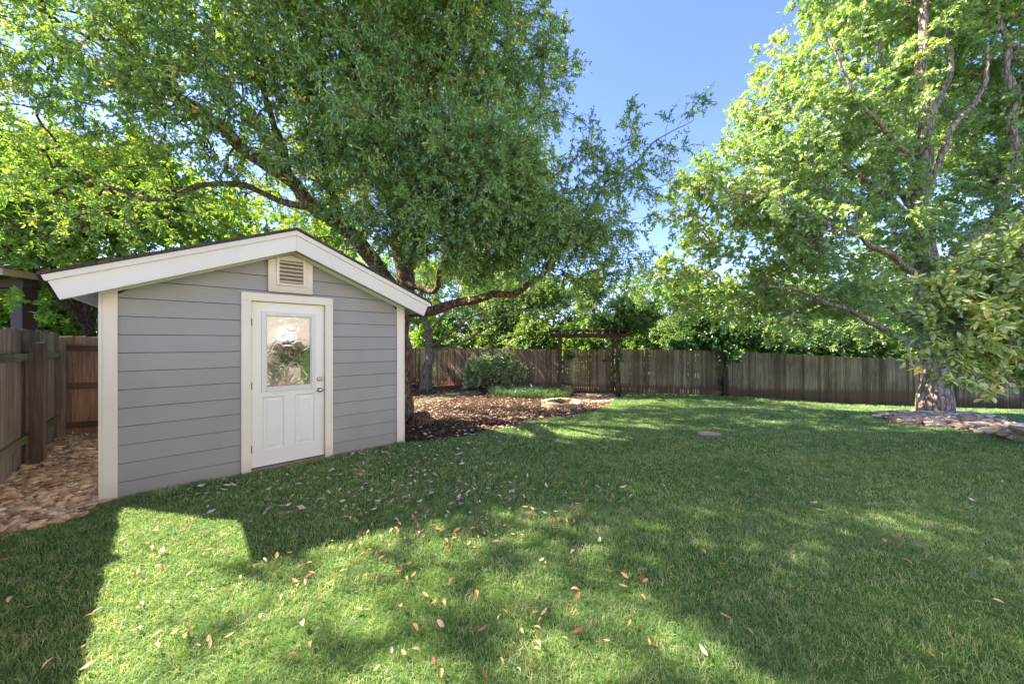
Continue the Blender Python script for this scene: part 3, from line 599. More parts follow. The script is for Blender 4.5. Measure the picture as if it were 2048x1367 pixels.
cl = [C(-60, 120, 5.4, .9, .7), C(30, 180, 5.6, .6, .9), C(-30, 300, 6, .8, .8), C(40, 300, 6.4, .7, .8), C(620, 470, 7.5, .4, 1), C(700, 500, 7.6, .35, 1), C(40, 60, 5.2, .8, .8), C(180, 30, 5.2, .9, .9), C(330, 110, 5.0, 1.0), C(110, 200, 5.6, .8, .6), C(230, 260, 5.8, .9, .8), C(120, 380, 6.2, .8, .7), C(280, 370, 6.2, .8, .9),
      C(450, 50, 5.4, 1.2), C(420, 210, 5.6, 1.0), C(600, 60, 5.8, 1.3), C(560, 240, 5.8, .8), C(400, 330, 6.2, .7, .8), C(500, 380, 6.4, .5, .7),
      C(750, 60, 6, 1.4, 1.2), C(720, 210, 5.8, 1.1, 1.3), C(900, 60, 6.4, 1.3, 1.2), C(1000, 80, 6.8, .9), C(1065, 60, 7, .55), C(1085, 150, 7, .55), C(1040, 230, 6.8, .8), C(1110, 195, 7, .4),
      C(880, 210, 6.2, 1.3, 1.3), C(690, 330, 5.8, .8, 2), C(800, 330, 5.6, .9, 2), C(780, 420, 5.4, .5, 3), C(820, 460, 5.6, .35, 3), C(920, 340, 5.4, 1.0, 2), C(880, 440, 5.6, .75, 3), C(940, 480, 5.8, .5, 3), C(1010, 330, 5.6, .7, 2), C(1010, 430, 5.7, .75, 3), C(1060, 470, 5.8, .5, 3), C(1120, 470, 5.9, .5, 3),
      C(960, 510, 6.6, .6, 2.2), C(1090, 420, 5.9, .75, 2), C(1060, 510, 6.3, .5, 2.5), C(1150, 510, 6.4, .6, 2.5), C(1190, 440, 6.4, .6, 2.2), C(1230, 520, 6.8, .5, 2.2), C(1180, 570, 7.2, .4, 2.2), C(1250, 580, 7.4, .35, 1.6), C(1290, 530, 7.2, .3, 1.4),
      C(1170, 350, 6.4, .6, 1.6), C(1240, 330, 6.5, .6, 1.4), C(1300, 300, 6.5, .5, 1.4), C(1255, 235, 6.5, .22, 1.6), C(1355, 285, 6.6, .32, 1.5), C(1385, 222, 6.6, .2, 1.5), C(1260, 400, 6.6, .45, 1.4), C(1320, 350, 6.7, .35, 1.3), C(1150, 290, 6.5, .3, 1.4),
      C(1010, 560, 7.5, .4, .7), C(760, 535, 7.1, .25, .7), C(735, 545, 6.3, .10, 2), C(640, 500, 8.5, .7), C(560, 440, 8.5, .7), C(350, 440, 8, .8, .9), C(200, 440, 8, .8, .9), C(50, 420, 7.5, .8, .9), C(690, 420, 8.5, .7)]
over = [((.5, 14, 8.0), 1.5, .5), ((2.0, 14, 6.0), 1.1, .5), ((-1.2, 14, 8.0), 1.5, .5), ((2.4, 12.4, 5.6), .9, .6), ((-8.4, 4.3, 8.0), .5, .6), ((-8.0, 3.5, 7.8), .5, .7), ((-8.9, 3.9, 8.6), .45, .5), ((-7.4, 3.4, 7.6), .5, .8), ((-8.7, 4.2, 7.5), .35, .6), ((-9.0, 3.6, 7.8), .3, .7), ((-7.6, 4.6, 7.4), .6, .8), ((-4.5, 10.0, 7.2), 1.6, .7), ((-6.5, 11, 6.8), 1.6, .7), ((-.3, 10.6, 7.0), 1.5, .7), ((-1.5, 12, 7.0), 1.5, .6), ((-7.2, 3.7, 8.2), .8, .8), ((-5.9, 3.4, 8.2), 1.1, .9), ((-4.4, 3.3, 8.4), 1.2, 1), ((-3.0, 3.4, 8.4), 1.2, 1), ((-1.6, 3.5, 8.3), 1.1, .7), ((-.2, 3.8, 8.2), 1.0, .6), ((1.2, 4.2, 8.0), .9, .5), ((-5.2, 4.1, 8.0), 1.3, 1), ((-3.2, 4.2, 8.4), 1.4, 1), ((-6.6, 4.4, 8.6), 1.1, .9), ((-1.2, 4.6, 8.0), 1.4, 1), ((0.6, 5.0, 8.2), 1.0, .5), ((-4.0, 5.5, 9.5), 1.6, .6), ((-1.0, 6.6, 9.6), 1.7, .6), ((-2.5, 8, 10.5), 1.9, .6),
        ((-5.5, 7.5, 9.5), 1.6, 1), ((0.3, 8.5, 8.0), 1.4, .6), ((-7.2, 6.5, 7.5), 1.2, .9), ((-3, 10.5, 8.0), 2.0, .8), ((-7.5, 4.9, 6.5), 0.9, .8)]  # crown clumps added, mostly out of view, to cast lawn shade and dapples
make_tree('live_oak', 'large spreading live oak with reddish trunk behind the grey shed', 'tree', limbs, cl+over, 6700, (M['leaf_live'], M['bark_left']), (0.078, 0.029, 'diamond'), sub=6, per=14, sublen=0.32, seed=3, hang=0.2)

# --- right oak
RB = G(1873, 829); yb = RB.y; RB = RB - Vector((0, 0, 0.1))
limbs = [([RB, P(1873, 790, yb), P(1870, 720, yb), P(1862, 650, yb), P(1852, 560, yb), P(1846, 470, yb), P(1838, 400, yb), P(1846, 320, yb), P(1856, 230, yb), P(1842, 150, yb), P(1848, 40, yb), P(1860, -80, yb)], 0.32, 0.05),
    ([P(1866, 700, yb), P(1820, 685, yb-.2), P(1775, 662, yb-.5), P(1728, 637, yb-.8), P(1690, 618, yb-1), P(1620, 590, yb-1), P(1540, 570, yb-1)], 0.10, 0.02),
    ([P(1864, 680, yb), P(1815, 640, yb+.2), P(1770, 610, yb+.4), P(1700, 600, yb+.6), P(1600, 585, yb+.8), P(1500, 590, yb+1)], 0.085, 0.02),
    ([P(1854, 560, yb), P(1800, 525, yb-.3), P(1765, 500, yb-.5), P(1710, 470, yb-.8), P(1650, 440, yb-1), P(1560, 400, yb-1.2), P(1450, 380, yb-1.2)], 0.085, 0.015),
    ([P(1850, 480, yb), P(1810, 430, yb), P(1760, 380, yb+.2), P(1690, 330, yb+.3), P(1620, 270, yb+.3), P(1560, 190, yb+.3)], 0.085, 0.02),
    ([P(1842, 350, yb), P(1800, 290, yb-.3), P(1750, 240, yb-.5), P(1700, 170, yb-.6), P(1660, 80, yb-.6)], 0.065, 0.02),
    ([P(1850, 250, yb), P(1890, 180, yb), P(1900, 90, yb), P(1890, -20, yb)], 0.08, 0.03),
    ([P(1852, 560, yb), P(1920, 505, yb), P(1970, 460, yb), P(2010, 390, yb), P(2030, 280, yb), P(2020, 150, yb), P(2000, 20, yb)], 0.14, 0.05),
    ([P(1862, 600, yb), P(1930, 540, yb-.5), P(2000, 470, yb-.8), P(2070, 420, yb-1), P(2150, 360, yb-1)], 0.12, 0.04),
    ([P(1838, 390, yb), P(1880, 330, yb-.3), P(1900, 260, yb-.3), P(1960, 190, yb-.3), P(1980, 90, yb-.3)], 0.08, 0.03),
    ([P(1848, 440, yb), P(1790, 370, yb+.6), P(1780, 300, yb+.8), P(1770, 200, yb+.8), P(1760, 80, yb+.8)], 0.09, 0.03)]
cl = [C(1700, 20, 10, 1.0, .8), C(1640, 110, 10, .9, .8), C(1560, 130, 10, .7, .8), C(1540, 200, 9.8, .8), C(1500, 250, 9.6, .5), C(1600, 250, 9.6, 1.1), C(1480, 330, 9.2, .8), C(1400, 360, 9, .6), C(1570, 360, 9.2, 1.1),
      C(1440, 430, 9, .9), C(1360, 450, 9, .55), C(1540, 470, 9, 1.0), C(1400, 520, 9.4, .6), C(1640, 460, 9, 1.0), C(1720, 350, 9.5, 1.1), C(1730, 200, 9.8, 1.2), C(1820, 100, 10, 1.4, .7), C(1780, 460, 9.2, .9),
      C(1480, 560, 9.6, .8), C(1600, 570, 8.7, .8), C(1700, 560, 9.2, .8), C(1760, 640, 8.5, .4), C(1880, 700, 9.3, .3, 1.5), C(1845, 745, 9.2, .16, 2), C(1900, 740, 9.2, .14, 2), C(1560, 640, 10.5, .6), C(1440, 620, 11, .6), C(1900, 300, 10, 1.2, .7), C(1950, 60, 10, 1.4, .7), C(2000, 200, 10.5, 1.3, .8),
      C(2030, 340, 9.8, 1.0), C(1960, 420, 9.5, .9), C(1880, 500, 9, .7), C(2040, 480, 9.4, .9), C(2120, 200, 10, 1.5), C(2120, 400, 9, 1.3), C(1660, 640, 8.6, .45), C(1680, -60, 10.3, 1.2), C(1850, -60, 10.5, 1.8), C(2000, -80, 10.5, 1.8),
      C(1350, 545, 10.5, .55, 1.3), C(1420, 580, 10, .6, 1.3), C(1500, 600, 9.8, .6, 1.3), C(1340, 500, 9.6, .45), C(1600, 430, 8.2, .6, 1.3), C(1680, 480, 8, .5, 1.3), C(1520, 420, 8, .6, 1.2), C(1560, 610, 9, .5, 1.2), C(1720, 600, 8.2, .45, 1.3), C(1370, 600, 11, .5, 1.2), C(1300, 560, 11, .4, 1), C(1800, 420, 8.6, .6), C(1700, 240, 9, .7), C(1820, 590, 9.3, .6), C(1920, 590, 10, .7), C(1900, 640, 11, .8), C(1640, 330, 11, 1.0), C(1800, 250, 12, 1.3, .8), C(1950, 250, 12.5, 1.6, .8), C(1750, 540, 12, 1.0, .8)]
make_tree('red_oak', 'tall bright green oak with thick grey trunk in a stone bed at right', 'tree', limbs, cl, 6000, (M['leaf_red'], M['bark_right']), (0.105, 0.10, 'lobed'), sub=5, per=10, sublen=0.36, seed=5, hang=0.25, gap=0.36, root=RB, twig_r=0.005)

# --- small grey tree before the back fence, and other slim trunks
TB = G(852, 777)
y2 = TB.y
limbs = [([TB-Vector((0, 0, .1)), P(855, 740, y2), P(860, 700, y2), P(855, 660, y2), P(845, 620, y2), P(838, 560, y2)], 0.25, 0.07),
    ([P(862, 695, y2), P(880, 680, y2-.4), P(920, 650, y2-.8), P(960, 625, y2-1.2), P(1010, 605, y2-1.4)], 0.08, 0.02),
    ([P(866, 700, y2), P(910, 690, y2-.5), P(960, 665, y2-1), P(1010, 630, y2-1.5), P(1070, 600, y2-1.8)], 0.06, 0.015),
    ([P(858, 670, y2), P(885, 630, y2), P(920, 590, y2), P(950, 560, y2)], 0.08, 0.02), ([P(850, 650, y2), P(830, 610, y2), P(815, 580, y2)], 0.07, 0.03)]
cl = [C(900, 590, y2, 1.2, .7), C(980, 590, y2-1, 1.2, .7), C(840, 560, y2, 1.3, .7), C(1060, 590, y2-1.5, 1.0, .7), C(950, 640, y2+.5, .7, .5), C(1000, 520, y2, 1.5, .8), C(900, 500, y2, 1.6, .8)]
make_tree('small_tree', 'slim grey trunked tree with thin arching limbs, just right of the shed', 'tree', limbs, cl, 450, (M['leaf_live'], M['bark_grey']), (0.10, 0.045, 'diamond'), sub=5, per=10, sublen=0.4, seed=8, root=TB, twig_r=0.006)

def wood_tree(px, Y, top_py, label, mat='leaf_wood', wid=1.6, n=320, seed=1, low=0.9, bark_='bark_dark', leaf=(0.15, 0.085, 'diamond'), name='woodland_tree', cat='tree', group='trees beyond the back fence', per=10, sub=6):
    rr = random.Random(seed); x = (px-1024)/F*Y; gz = float(H(x, Y)); top = CAM_H+(683.5-top_py)/F*Y; h = top-gz
    b = Vector((x, Y, gz-0.1)); ln_ = rr.uniform(-.3, .3)
    tips = [Vector((x+rr.uniform(-1, 1)*wid*.8, Y+rr.uniform(-1, 1)*wid*.6, gz+h*rr.uniform(.6, .9))) for _ in range(5)]
    mid = Vector((x+ln_, Y, gz+h*.35)); limbs = [([b, b.lerp(mid, .5)+Vector((rr.uniform(-.1, .1), 0, 0)), mid, Vector((x+ln_*1.5, Y, gz+h*.8))], 0.07+0.018*h, 0.03)]
    for tp in tips: limbs.append(([mid.lerp(Vector((x+ln_, Y, gz+h*.5)), rr.random()), mid.lerp(tp, .5)+Vector((0, 0, -.1)), tp], 0.05, 0.015))
    cl = []
    for k in range(10):
        f = rr.uniform(0, 1); zz = gz+low+(h-low)*f*0.88; ww = wid*(1-0.45*f); cl.append(((x+rr.uniform(-1, 1)*ww, Y+rr.uniform(-1, 1)*ww*.7, zz), (wid*rr.uniform(.4, .65), wid*.5, min(h*.2, wid*.5)*rr.uniform(.7, 1.1)), 1))
    cl.append(((x, Y, top-h*.15), (wid*.5, wid*.5, h*.15), 1))
    return make_tree(name, label, cat, limbs, cl, n, (M[mat], M[bark_]), leaf, sub=sub, per=per, sublen=0.45, seed=seed, group=group, root=b, twig_r=0.008, shell=0.35)
W = [ # px, Y, top, label, mat, width, n
    (845, 22, 560, 'woodland tree beyond the fence directly behind the slim grey tree', 'leaf_maple', 2.2, 420), (940, 24, 540, 'bright leafy tree beyond the fence above the rounded hedge', 'leaf_maple', 2.4, 420),
    (1030, 21, 585, 'mid green tree beyond the fence between hedge and arbor', 'leaf_wood', 2.0, 380), (1110, 20, 600, 'light green tree behind the left post of the arbor', 'leaf_wood', 1.8, 360),
    (1190, 23, 585, 'pale feathery tree behind the middle of the arbor', 'leaf_wood', 2.2, 380), (1290, 20, 600, 'dusty green tree just right of the arbor beyond the fence', 'leaf_wood', 1.7, 320),
    (1275, 30, 560, 'taller hazy tree far behind the right side of the arbor', 'leaf_wood', 2.6, 300), (1370, 22, 590, 'rounded green tree beyond the fence below the open sky', 'leaf_maple', 2.0, 380),
    (1460, 19, 600, 'tree beyond the fence above the mound of dark creeper', 'leaf_maple', 1.8, 360), (1550, 22, 580, 'pale tree beyond the middle of the right hand fence', 'leaf_wood', 2.2, 380),
    (1640, 19, 590, 'scrubby tree beyond the fence under the oak low limbs', 'leaf_wood', 1.8, 360), (1730, 21, 585, 'shaded dark tree beyond the fence left of the oak trunk', 'leaf_dark', 2.0, 360),
    (1820, 18, 600, 'green tree beyond the fence directly behind the oak trunk', 'leaf_wood', 1.8, 340), (1920, 20, 560, 'bushy tree beyond the fence right of the oak trunk', 'leaf_dark', 2.2, 360),
    (2040, 18, 560, 'bushy tree beyond the fence at the right frame edge', 'leaf_wood', 2.0, 340), (760, 24, 520, 'tall tree beyond the fence hidden mostly by the shed gable', 'leaf_maple', 2.6, 360), (1000, 30, 530, 'tall far tree seen above the rounded hedge', 'leaf_wood', 3.0, 360)]
for k, (px, Y, tp, lab, mt, wd_, n) in enumerate(W): wood_tree(px, Y, tp-(38 if px != 1275 else 25), lab, mt, wd_, n, 60+k)
# undergrowth beyond the fence: bushes
for k, (px, Y, lab) in enumerate([(860, 20.5, 'low bush behind the fence beside the slim grey tree'), (960, 20, 'low bush behind the fence over the rounded hedge'), (1060, 19, 'low bush behind the fence left of the arbor'), (1160, 18, 'low bush behind the gate'),
        (1260, 17.6, 'low bush behind the fence right of the arbor'), (1345, 17, 'low pale bush behind the fence left of the creeper mound'), (1500, 16.6, 'low bush behind the fence right of the creeper mound'), (1600, 16.8, 'low yellow green bush behind the fence'),
        (1690, 16.2, 'low bush behind the fence under the thick oak limb'), (1780, 16, 'low bush behind the fence just left of the oak trunk'), (1900, 16, 'low bush behind the fence just right of the oak trunk'), (2010, 16, 'low bush behind the fence near the right frame edge')]):
    wood_tree(px, Y, 645, lab, 'leaf_wood' if k % 3 else 'leaf_maple', 1.4, 200, 100+k, low=0.3, name='bush', cat='bush', group='bushes beyond the back fence', leaf=(0.12, 0.07, 'diamond'))

# --- trees beyond the left fence
def left_tree():
    b = P(182, 760, 9.0); b.z = 0
    y = 9.0
    limbs = [([b, P(180, 690, y), P(172, 650, y)], 0.13, 0.10),
        ([P(172, 650, y), P(135, 610, y-.2), P(100, 570, y-.4), P(60, 530, y-.6), P(0, 490, y-.8)], 0.09, 0.03), ([P(174, 655, y), P(160, 610, y), P(120, 560, y), P(90, 500, y), P(60, 430, y)], 0.08, 0.03),
        ([P(176, 655, y), P(168, 600, y), P(165, 540, y), P(190, 460, y), P(210, 380, y)], 0.07, 0.03), ([P(178, 660, y), P(200, 600, y+.3), P(240, 520, y+.5), P(300, 440, y+.5)], 0.07, 0.03)]
    cl = [C(40, 500, 8.4, .7), C(120, 480, 8.6, .8), C(200, 480, 8.8, .8), C(60, 420, 8.6, .9), C(180, 400, 8.8, 1.0), C(300, 430, 9.2, 1.0), C(280, 350, 9.2, 1.0), C(-40, 450, 8.4, .9), C(20, 560, 9.6, .5, .6), C(60, 600, 7.9, .16, 1), C(110, 640, 8.2, .14, 1), C(30, 500, 7.9, .4, 1), C(150, 560, 9.6, .5, .5), C(400, 450, 9.6, .8), C(100, 330, 9, .9), C(-20, 340, 8.6, .9)]
    make_tree('leafy_tree', 'bright leafy tree with several leaning trunks behind the left fence', 'tree', limbs, cl, 900, (M['leaf_maple'], M['bark_dark']), (0.12, 0.11, 'lobed'), sub=5, per=10, sublen=0.36, seed=31, root=b, twig_r=0.005, gap=0.1)
left_tree()
for k, (px, Y, tp, lab, wd_) in enumerate([(20, 13, 520, 'bright bush seen below the neighbour roof at the left edge', 1.6), (150, 14, 540, 'bright leafy tree under the left eave of the shed', 2.0), (330, 15, 330, 'tall sunlit tree behind the shed ridge to the left', 3.0),
        (90, 16, 300, 'tall sunlit tree beyond the left fence', 3.0), (520, 17, 380, 'sunlit tree directly behind the shed ridge', 3.0), (-80, 12, 420, 'sunlit tree beyond the left frame edge', 2.2), (650, 17, 430, 'sunlit tree behind the right slope of the shed roof', 2.6)]):
    wood_tree(px, Y, tp, lab, 'leaf_maple', wd_, 420, 140+k, low=1.0, group='trees beyond the left fence', leaf=(0.14, 0.10, 'diamond'))

# --- laurel at right foreground
LB = Vector((7.6, 4.6, float(H(7.6, 4.6))-0.05)); yl = 4.4
limbs = [([LB, Vector((7.4, 4.6, 0.6)), Vector((7.1, 4.5, 1.1))], 0.09, 0.06), ([Vector((7.1, 4.5, 1.1)), P(2080, 745, yl), P(2010, 715, yl-.1), P(1965, 690, yl-.2), P(1940, 650, yl-.2)], 0.04, 0.012),
    ([Vector((7.1, 4.5, 1.1)), P(2100, 790, yl), P(2048, 768, yl-.2), P(2010, 745, yl-.3)], 0.025, 0.008), ([Vector((7.1, 4.5, 1.1)), P(2120, 650, yl), P(2060, 580, yl), P(2010, 520, yl), P(1990, 490, yl)], 0.04, 0.012), ([Vector((7.1, 4.5, 1.1)), P(2150, 600, yl+.4), P(2120, 500, yl+.4)], 0.04, 0.012)]
cl = [C(1900, 620, yl, .28), C(1960, 610, yl, .35), C(2020, 600, yl, .4), C(1990, 530, yl, .3), C(2040, 510, yl, .3), C(1880, 690, yl-.1, .22), C(1940, 680, yl-.1, .3), C(2010, 680, yl, .3), C(1890, 750, yl-.2, .14, .9), C(1960, 745, yl-.2, .16, .8), C(2040, 650, yl, .35), C(2080, 570, yl, .5), C(2100, 700, yl, .4), C(1920, 570, yl, .2),
      C(2000, 770, yl-.2, .09, 1), C(1870, 590, yl, .12), C(2150, 620, yl+.3, .6), C(2030, 480, yl, .18), C(1975, 500, yl, .14), C(1870, 650, yl, .16), C(1930, 640, yl, .3), C(1890, 560, yl, .1)]
make_tree('laurel', 'loose laurel with oval leaves reaching in from the right frame edge', 'shrub', limbs, cl, 600, (M['leaf_laurel'], M['bark_grey']), (0.092, 0.044, 'oval'), sub=5, per=8, sublen=0.20, seed=77, root=LB, twig_r=0.0025, hang=0.1)

# --- creeper mound on the fence, vine on the arbor, hedge, hanging plant
def bushy(name, label, cat, base, cl, n, mats, leaf, seed, sublen=0.2, per=9, sub=5, group=None):
    limbs = [([base, base+Vector((0.02, 0, .35)), base+Vector((0.05, 0, .8))], 0.035, 0.02)]
    top = base+Vector((0.03, 0, .4))
    for c, rd, w in cl: limbs.append(([top, (top+Vector(c))/2+Vector((0, 0, .08)), Vector(c)], 0.02, 0.008))
    return make_tree(name, label, cat, limbs, cl, n, mats, leaf, sub=sub, per=per, sublen=sublen, seed=seed, root=base, twig_r=0.004, group=group)
yf = 14.7
cl = [(tuple(P(px, py, y)), (rx, .45, rz), 1) for px, py, y, rx, rz in [(1360, 690, 14.9, .5, .2), (1410, 672, 14.8, .9, .35), (1470, 665, 14.7, .9, .35), (1440, 690, 14.5, .5, .2), (1530, 685, 14.6, .7, .25), (1390, 640, 15, .5, .3), (1460, 715, 14.2, .18, .2), (1500, 650, 15, .5, .3), (1580, 695, 14.6, .4, .12)]]
b = G(1432, 788); b.y -= 0.0
bushy('creeper', 'dark green creeper mounded over the top of the fence', 'climber', Vector((b.x, 14.2, float(H(b.x, 14.2)))), cl, 760, (M['leaf_dark'], M['bark_dark']), (0.11, 0.07, 'diamond'), 91, 0.30)
hb = G(1000, 776); hy = hb.y
cl = [C(955, 742, hy, (.55, .6, .5)), C(1000, 735, hy, (.65, .65, .5)), C(1045, 740, hy, (.5, .6, .4)), C(975, 728, hy, (.5, .5, .35)), C(1025, 728, hy, (.5, .5, .3)), C(1065, 732, hy, (.3, .4, .22)), C(948, 760, hy, (.35, .5, .25))]
bushy('hedge_bush', 'wide rounded variegated shrub in front of the back fence', 'shrub', hb, cl, 900, (M['leaf_hedge'], M['bark_dark']), (0.085, 0.042, 'oval'), 92, 0.20, 10)
# dark skirt of small shrubs below the hedge
# ground cover strip
STRIP = [g2(*p) for p in [(975, 786), (1000, 779), (1060, 777), (1120, 779), (1142, 786), (1138, 797), (1090, 798), (1030, 796), (985, 793)]]
M['liriope'] = leaf_mat('lilyturf_blades', [(0, (0.045, 0.101, 0.031)), (0.6, (0.105, 0.191, 0.062)), (1, (0.240, 0.304, 0.140))], 0.3, 0.08)
sp_ = scatter(STRIP, 5200, 44); grass('lilyturf', sp_, 0.33, 0.022, M['liriope'], 45, 0.8, label='strip of long bladed green ground cover in the mulch bed', cat='ground cover', kind='stuff')

# ------------------------------------------------------------------ the shed
ang = math.atan2(SD.y, SD.x)
shed = empty('garden_shed', (SA.x, SA.y, 0), ang, label='grey lap sided garden shed with cream trim and white half glass door', cat='shed')
# local: x along the front, y into the shed, z up.  front face plane y=0
RX = 1.575; SL_ = 0.415                       # ridge position and slope
def roof_z(x, top): return top - SL_*abs(x-RX)
WT = 2.74                                     # apex of wall under the roof
sb = MB(); EXP = 0.184
def board(x0, x1, z0, z1, y_out, split=False):
    """one lap board seen on the front (outside is -y); now and then a butt joint"""
    if x1-x0 > .9 and z0 > .1 and not split and random.random() < .03:
        xm = random.uniform(x0+.3, x1-.3); board(x0, xm-.0012, z0, z1, y_out, True); board(xm+.0012, x1, z0, z1, y_out, True); return
    zt = z1-0.006
    def xl(z): return max(x0, RX-(WT-z)/SL_); 
    def xr(z): return min(x1, RX+(WT-z)/SL_)
    if xl(z0) >= xr(z0)-0.01: return
    if xl(zt) >= xr(zt): zt = WT - 0.001
    a_, b_, c_, d_ = xl(z0), xr(z0), xr(zt), xl(zt)
    if c_ <= d_: c_ = d_ = RX
    yb, yt = y_out-0.021, y_out-0.012
    vs = [(a_, yb, z0), (b_, yb, z0), (c_, yt, zt), (d_, yt, zt), (a_, y_out, z0), (b_, y_out, z0), (c_, y_out, zt), (d_, y_out, zt)]
    sb.add(vs, [(0,1,2,3),(5,4,7,6),(4,5,1,0),(3,2,6,7),(4,0,3,7),(1,5,6,2)])
nb = int(WT/EXP)+1
for k in range(nb):
    z0 = k*EXP; z1 = z0+EXP
    if z0 < 2.08:
        board(0.06, 1.12, z0, z1, 0); board(2.0, 3.01, z0, z1, 0)
        if z1 > 2.08: board(1.12, 2.0, 2.1, z1, 0)
    else: board(0.06, 3.01, z0, z1, 0)
sb.build('front_siding', M['siding'], shed)
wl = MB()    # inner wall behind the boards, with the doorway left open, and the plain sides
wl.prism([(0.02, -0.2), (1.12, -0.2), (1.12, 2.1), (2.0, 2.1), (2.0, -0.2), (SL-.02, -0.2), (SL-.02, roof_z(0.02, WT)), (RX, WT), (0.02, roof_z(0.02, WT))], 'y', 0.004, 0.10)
M['backing'] = simple('dark_brown_backing', (0.05, 0.032, 0.022), 0.9)  # rusty brown gap colour, kept dark to paint in the lap shadow lines
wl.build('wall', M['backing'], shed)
for nm, xa, xb in (('side_wall', 0.0, 0.10), ('side_wall', SL-0.10, SL)):
    w = MB(); w.box(xa+.012, xb-.012, 0.102, SDEP, -0.35, 2.10)
    for k in range(12):
        z0 = k*EXP-0.05; o_ = -1 if xa == 0 else 1; xo = xa+.012 if xa == 0 else xb-.012
        pr = [(0, z0), (0, z0+EXP+.008)]
        vs = [(xo+o_*0.018, .105, z0), (xo+o_*0.018, SDEP, z0), (xo+o_*0.006, SDEP, z0+EXP+.01), (xo+o_*0.006, .105, z0+EXP+.01), (xo, .105, z0), (xo, SDEP, z0), (xo, SDEP, z0+EXP+.01), (xo, .105, z0+EXP+.01)]
        w.add(vs, [(0,1,2,3),(5,4,7,6),(4,5,1,0),(3,2,6,7),(4,0,3,7),(1,5,6,2)])
    w.build(nm, M['siding'], shed)
w = MB(); w.prism([(0.02, -0.35), (SL-.02, -0.35), (SL-.02, 2.08), (RX, WT), (.02, 2.08)], 'y', SDEP+.001, SDEP+.08); w.build('back_wall', M['siding'], shed)
# trims
def trim(name, f, mat='cream', bev=0.003):
    m_ = MB(); f(m_); return m_.build(name, M[mat], shed, bevel=bev)
trim('corner_trim', lambda m: (m.box(-0.005, 0.095, -0.045, -0.022, -0.02, 2.16), m.box(-0.03, -0.0055, -0.045, 0.075, -0.02, 2.14)))
trim('corner_trim', lambda m: (m.box(2.975, 3.075, -0.045, -0.022, -0.1, 2.16), m.box(3.0755, 3.10, -0.045, 0.075, -0.1, 2.14)))
zf = lambda x: 2.085+SL_*(RX-.1)-SL_*abs(x-RX)         # underside of the frieze
def frieze(m, s):
    xs = [(0.0955, RX), (RX, 2.9745)][s]
    m.prism([(xs[0], zf(xs[0])), (xs[1], zf(xs[1])), (xs[1], zf(xs[1])+.2), (xs[0], zf(xs[0])+.2)], 'y', -0.044, -0.0225)
trim('rake_trim', lambda m: frieze(m, 0)); trim('rake_trim', lambda m: frieze(m, 1))
# barge boards at the front overhang
OV = 0.32; EV = 0.30; TOP = 2.935
cs = math.cos(math.atan(SL_)); sn_ = math.sin(math.atan(SL_))
for s in (-1, 1):
    def strip(x0v, t0, t1, ya, yb, ext=0.0):
        """band below the roof line between depths t0,t1 (vertical); ends cut square to the slope"""
        xe = RX+s*(RX+EV+ext) if s < 0 else RX+(SL-RX)+EV+ext
        ze = TOP-SL_*abs(xe-RX)
        e0 = (xe-s*sn_*t0*cs, ze-cs*t0*cs); e1 = (xe-s*sn_*t1*cs, ze-cs*t1*cs)
        poly = [(RX, TOP-t0), (RX, TOP-t1), e1, e0]
        return poly if s > 0 else poly[::-1]
    m = MB(); m.prism(strip(0, .055, .245, 0, 0), 'y', -OV, -OV+.038); m.build('barge_board', M['barge'], shed, bevel=.003)
    m = MB(); m.prism(strip(0, .003, .06, 0, 0, .012), 'y', -OV-.02, -OV+.03); m.build('drip_strip', M['barge'], shed, bevel=.002)
# roof: two slabs, soffits, eave boards
M['shingle'] = None
def shingle_mat():
    m, nt, out, N, L = mat_new('brown_asphalt_shingle'); tc = N('ShaderNodeTexCoord'); br = N('ShaderNodeTexBrick')
    br.inputs['Scale'].default_value = 3.0; br.inputs['Color1'].default_value = (0.085, 0.062, 0.048, 1); br.inputs['Color2'].default_value = (0.045, 0.035, 0.03, 1); br.inputs['Mortar'].default_value = (0.015, 0.012, 0.01, 1); br.inputs['Mortar Size'].default_value = 0.01
    mp = N('ShaderNodeMapping'); mp.inputs['Rotation'].default_value = (0, 0, R(90)); L(tc.outputs['Object'], mp.inputs[0]); L(mp.outputs[0], br.inputs[0])
    b = N('ShaderNodeBsdfPrincipled'); b.inputs['Roughness'].default_value = .95; L(br.outputs[0], b.inputs['Base Color']); bm_ = bump(N, L, br.outputs['Fac'], .5); L(bm_.outputs[0], b.inputs['Normal']); L(b.outputs[0], out.inputs[0]); return m
M['shingle'] = shingle_mat()
for s in (-1, 1):
    xe = -EV-.03 if s < 0 else SL+EV+.03
    z0 = TOP-SL_*abs(xe-RX)
    m = MB(); m.prism([(RX, TOP), (xe, z0), (xe, z0+.028), (RX, TOP+.032)][::s], 'y', -OV-.035, SDEP+.3); m.build('roof', M['shingle'], shed)
    xe2 = -EV+.10 if s < 0 else SL+EV-.10; ze2 = TOP-SL_*abs(xe2-RX)
    t0, t1 = .17, .19
    m = MB(); m.prism([(RX, TOP-t0-.002), (xe2, ze2-t0), (xe2, ze2-t1), (RX, TOP-t1)][::s], 'y', -OV+.04, SDEP+.28)
    m.build('soffit', M['soffit'], shed)
    m = MB(); xa, xb = (xe2-.022, xe2) if s < 0 else (xe2, xe2+.022); m.box(xa, xb, -OV+.04, SDEP+.28, ze2-.195, ze2-.01); m.build('eave_board', M['barge'], shed, bevel=.002)
# slab and sill
m = MB(); m.box(-.02, SL+.015, -.03, SDEP+.02, -.5, -.012); m.build('slab', M['slab'], shed, bevel=.01)
m = MB(); m.box(1.162, 1.963, -.05, .10, -.01, .042); m.build('door_sill', M['slab'], shed, bevel=.006)
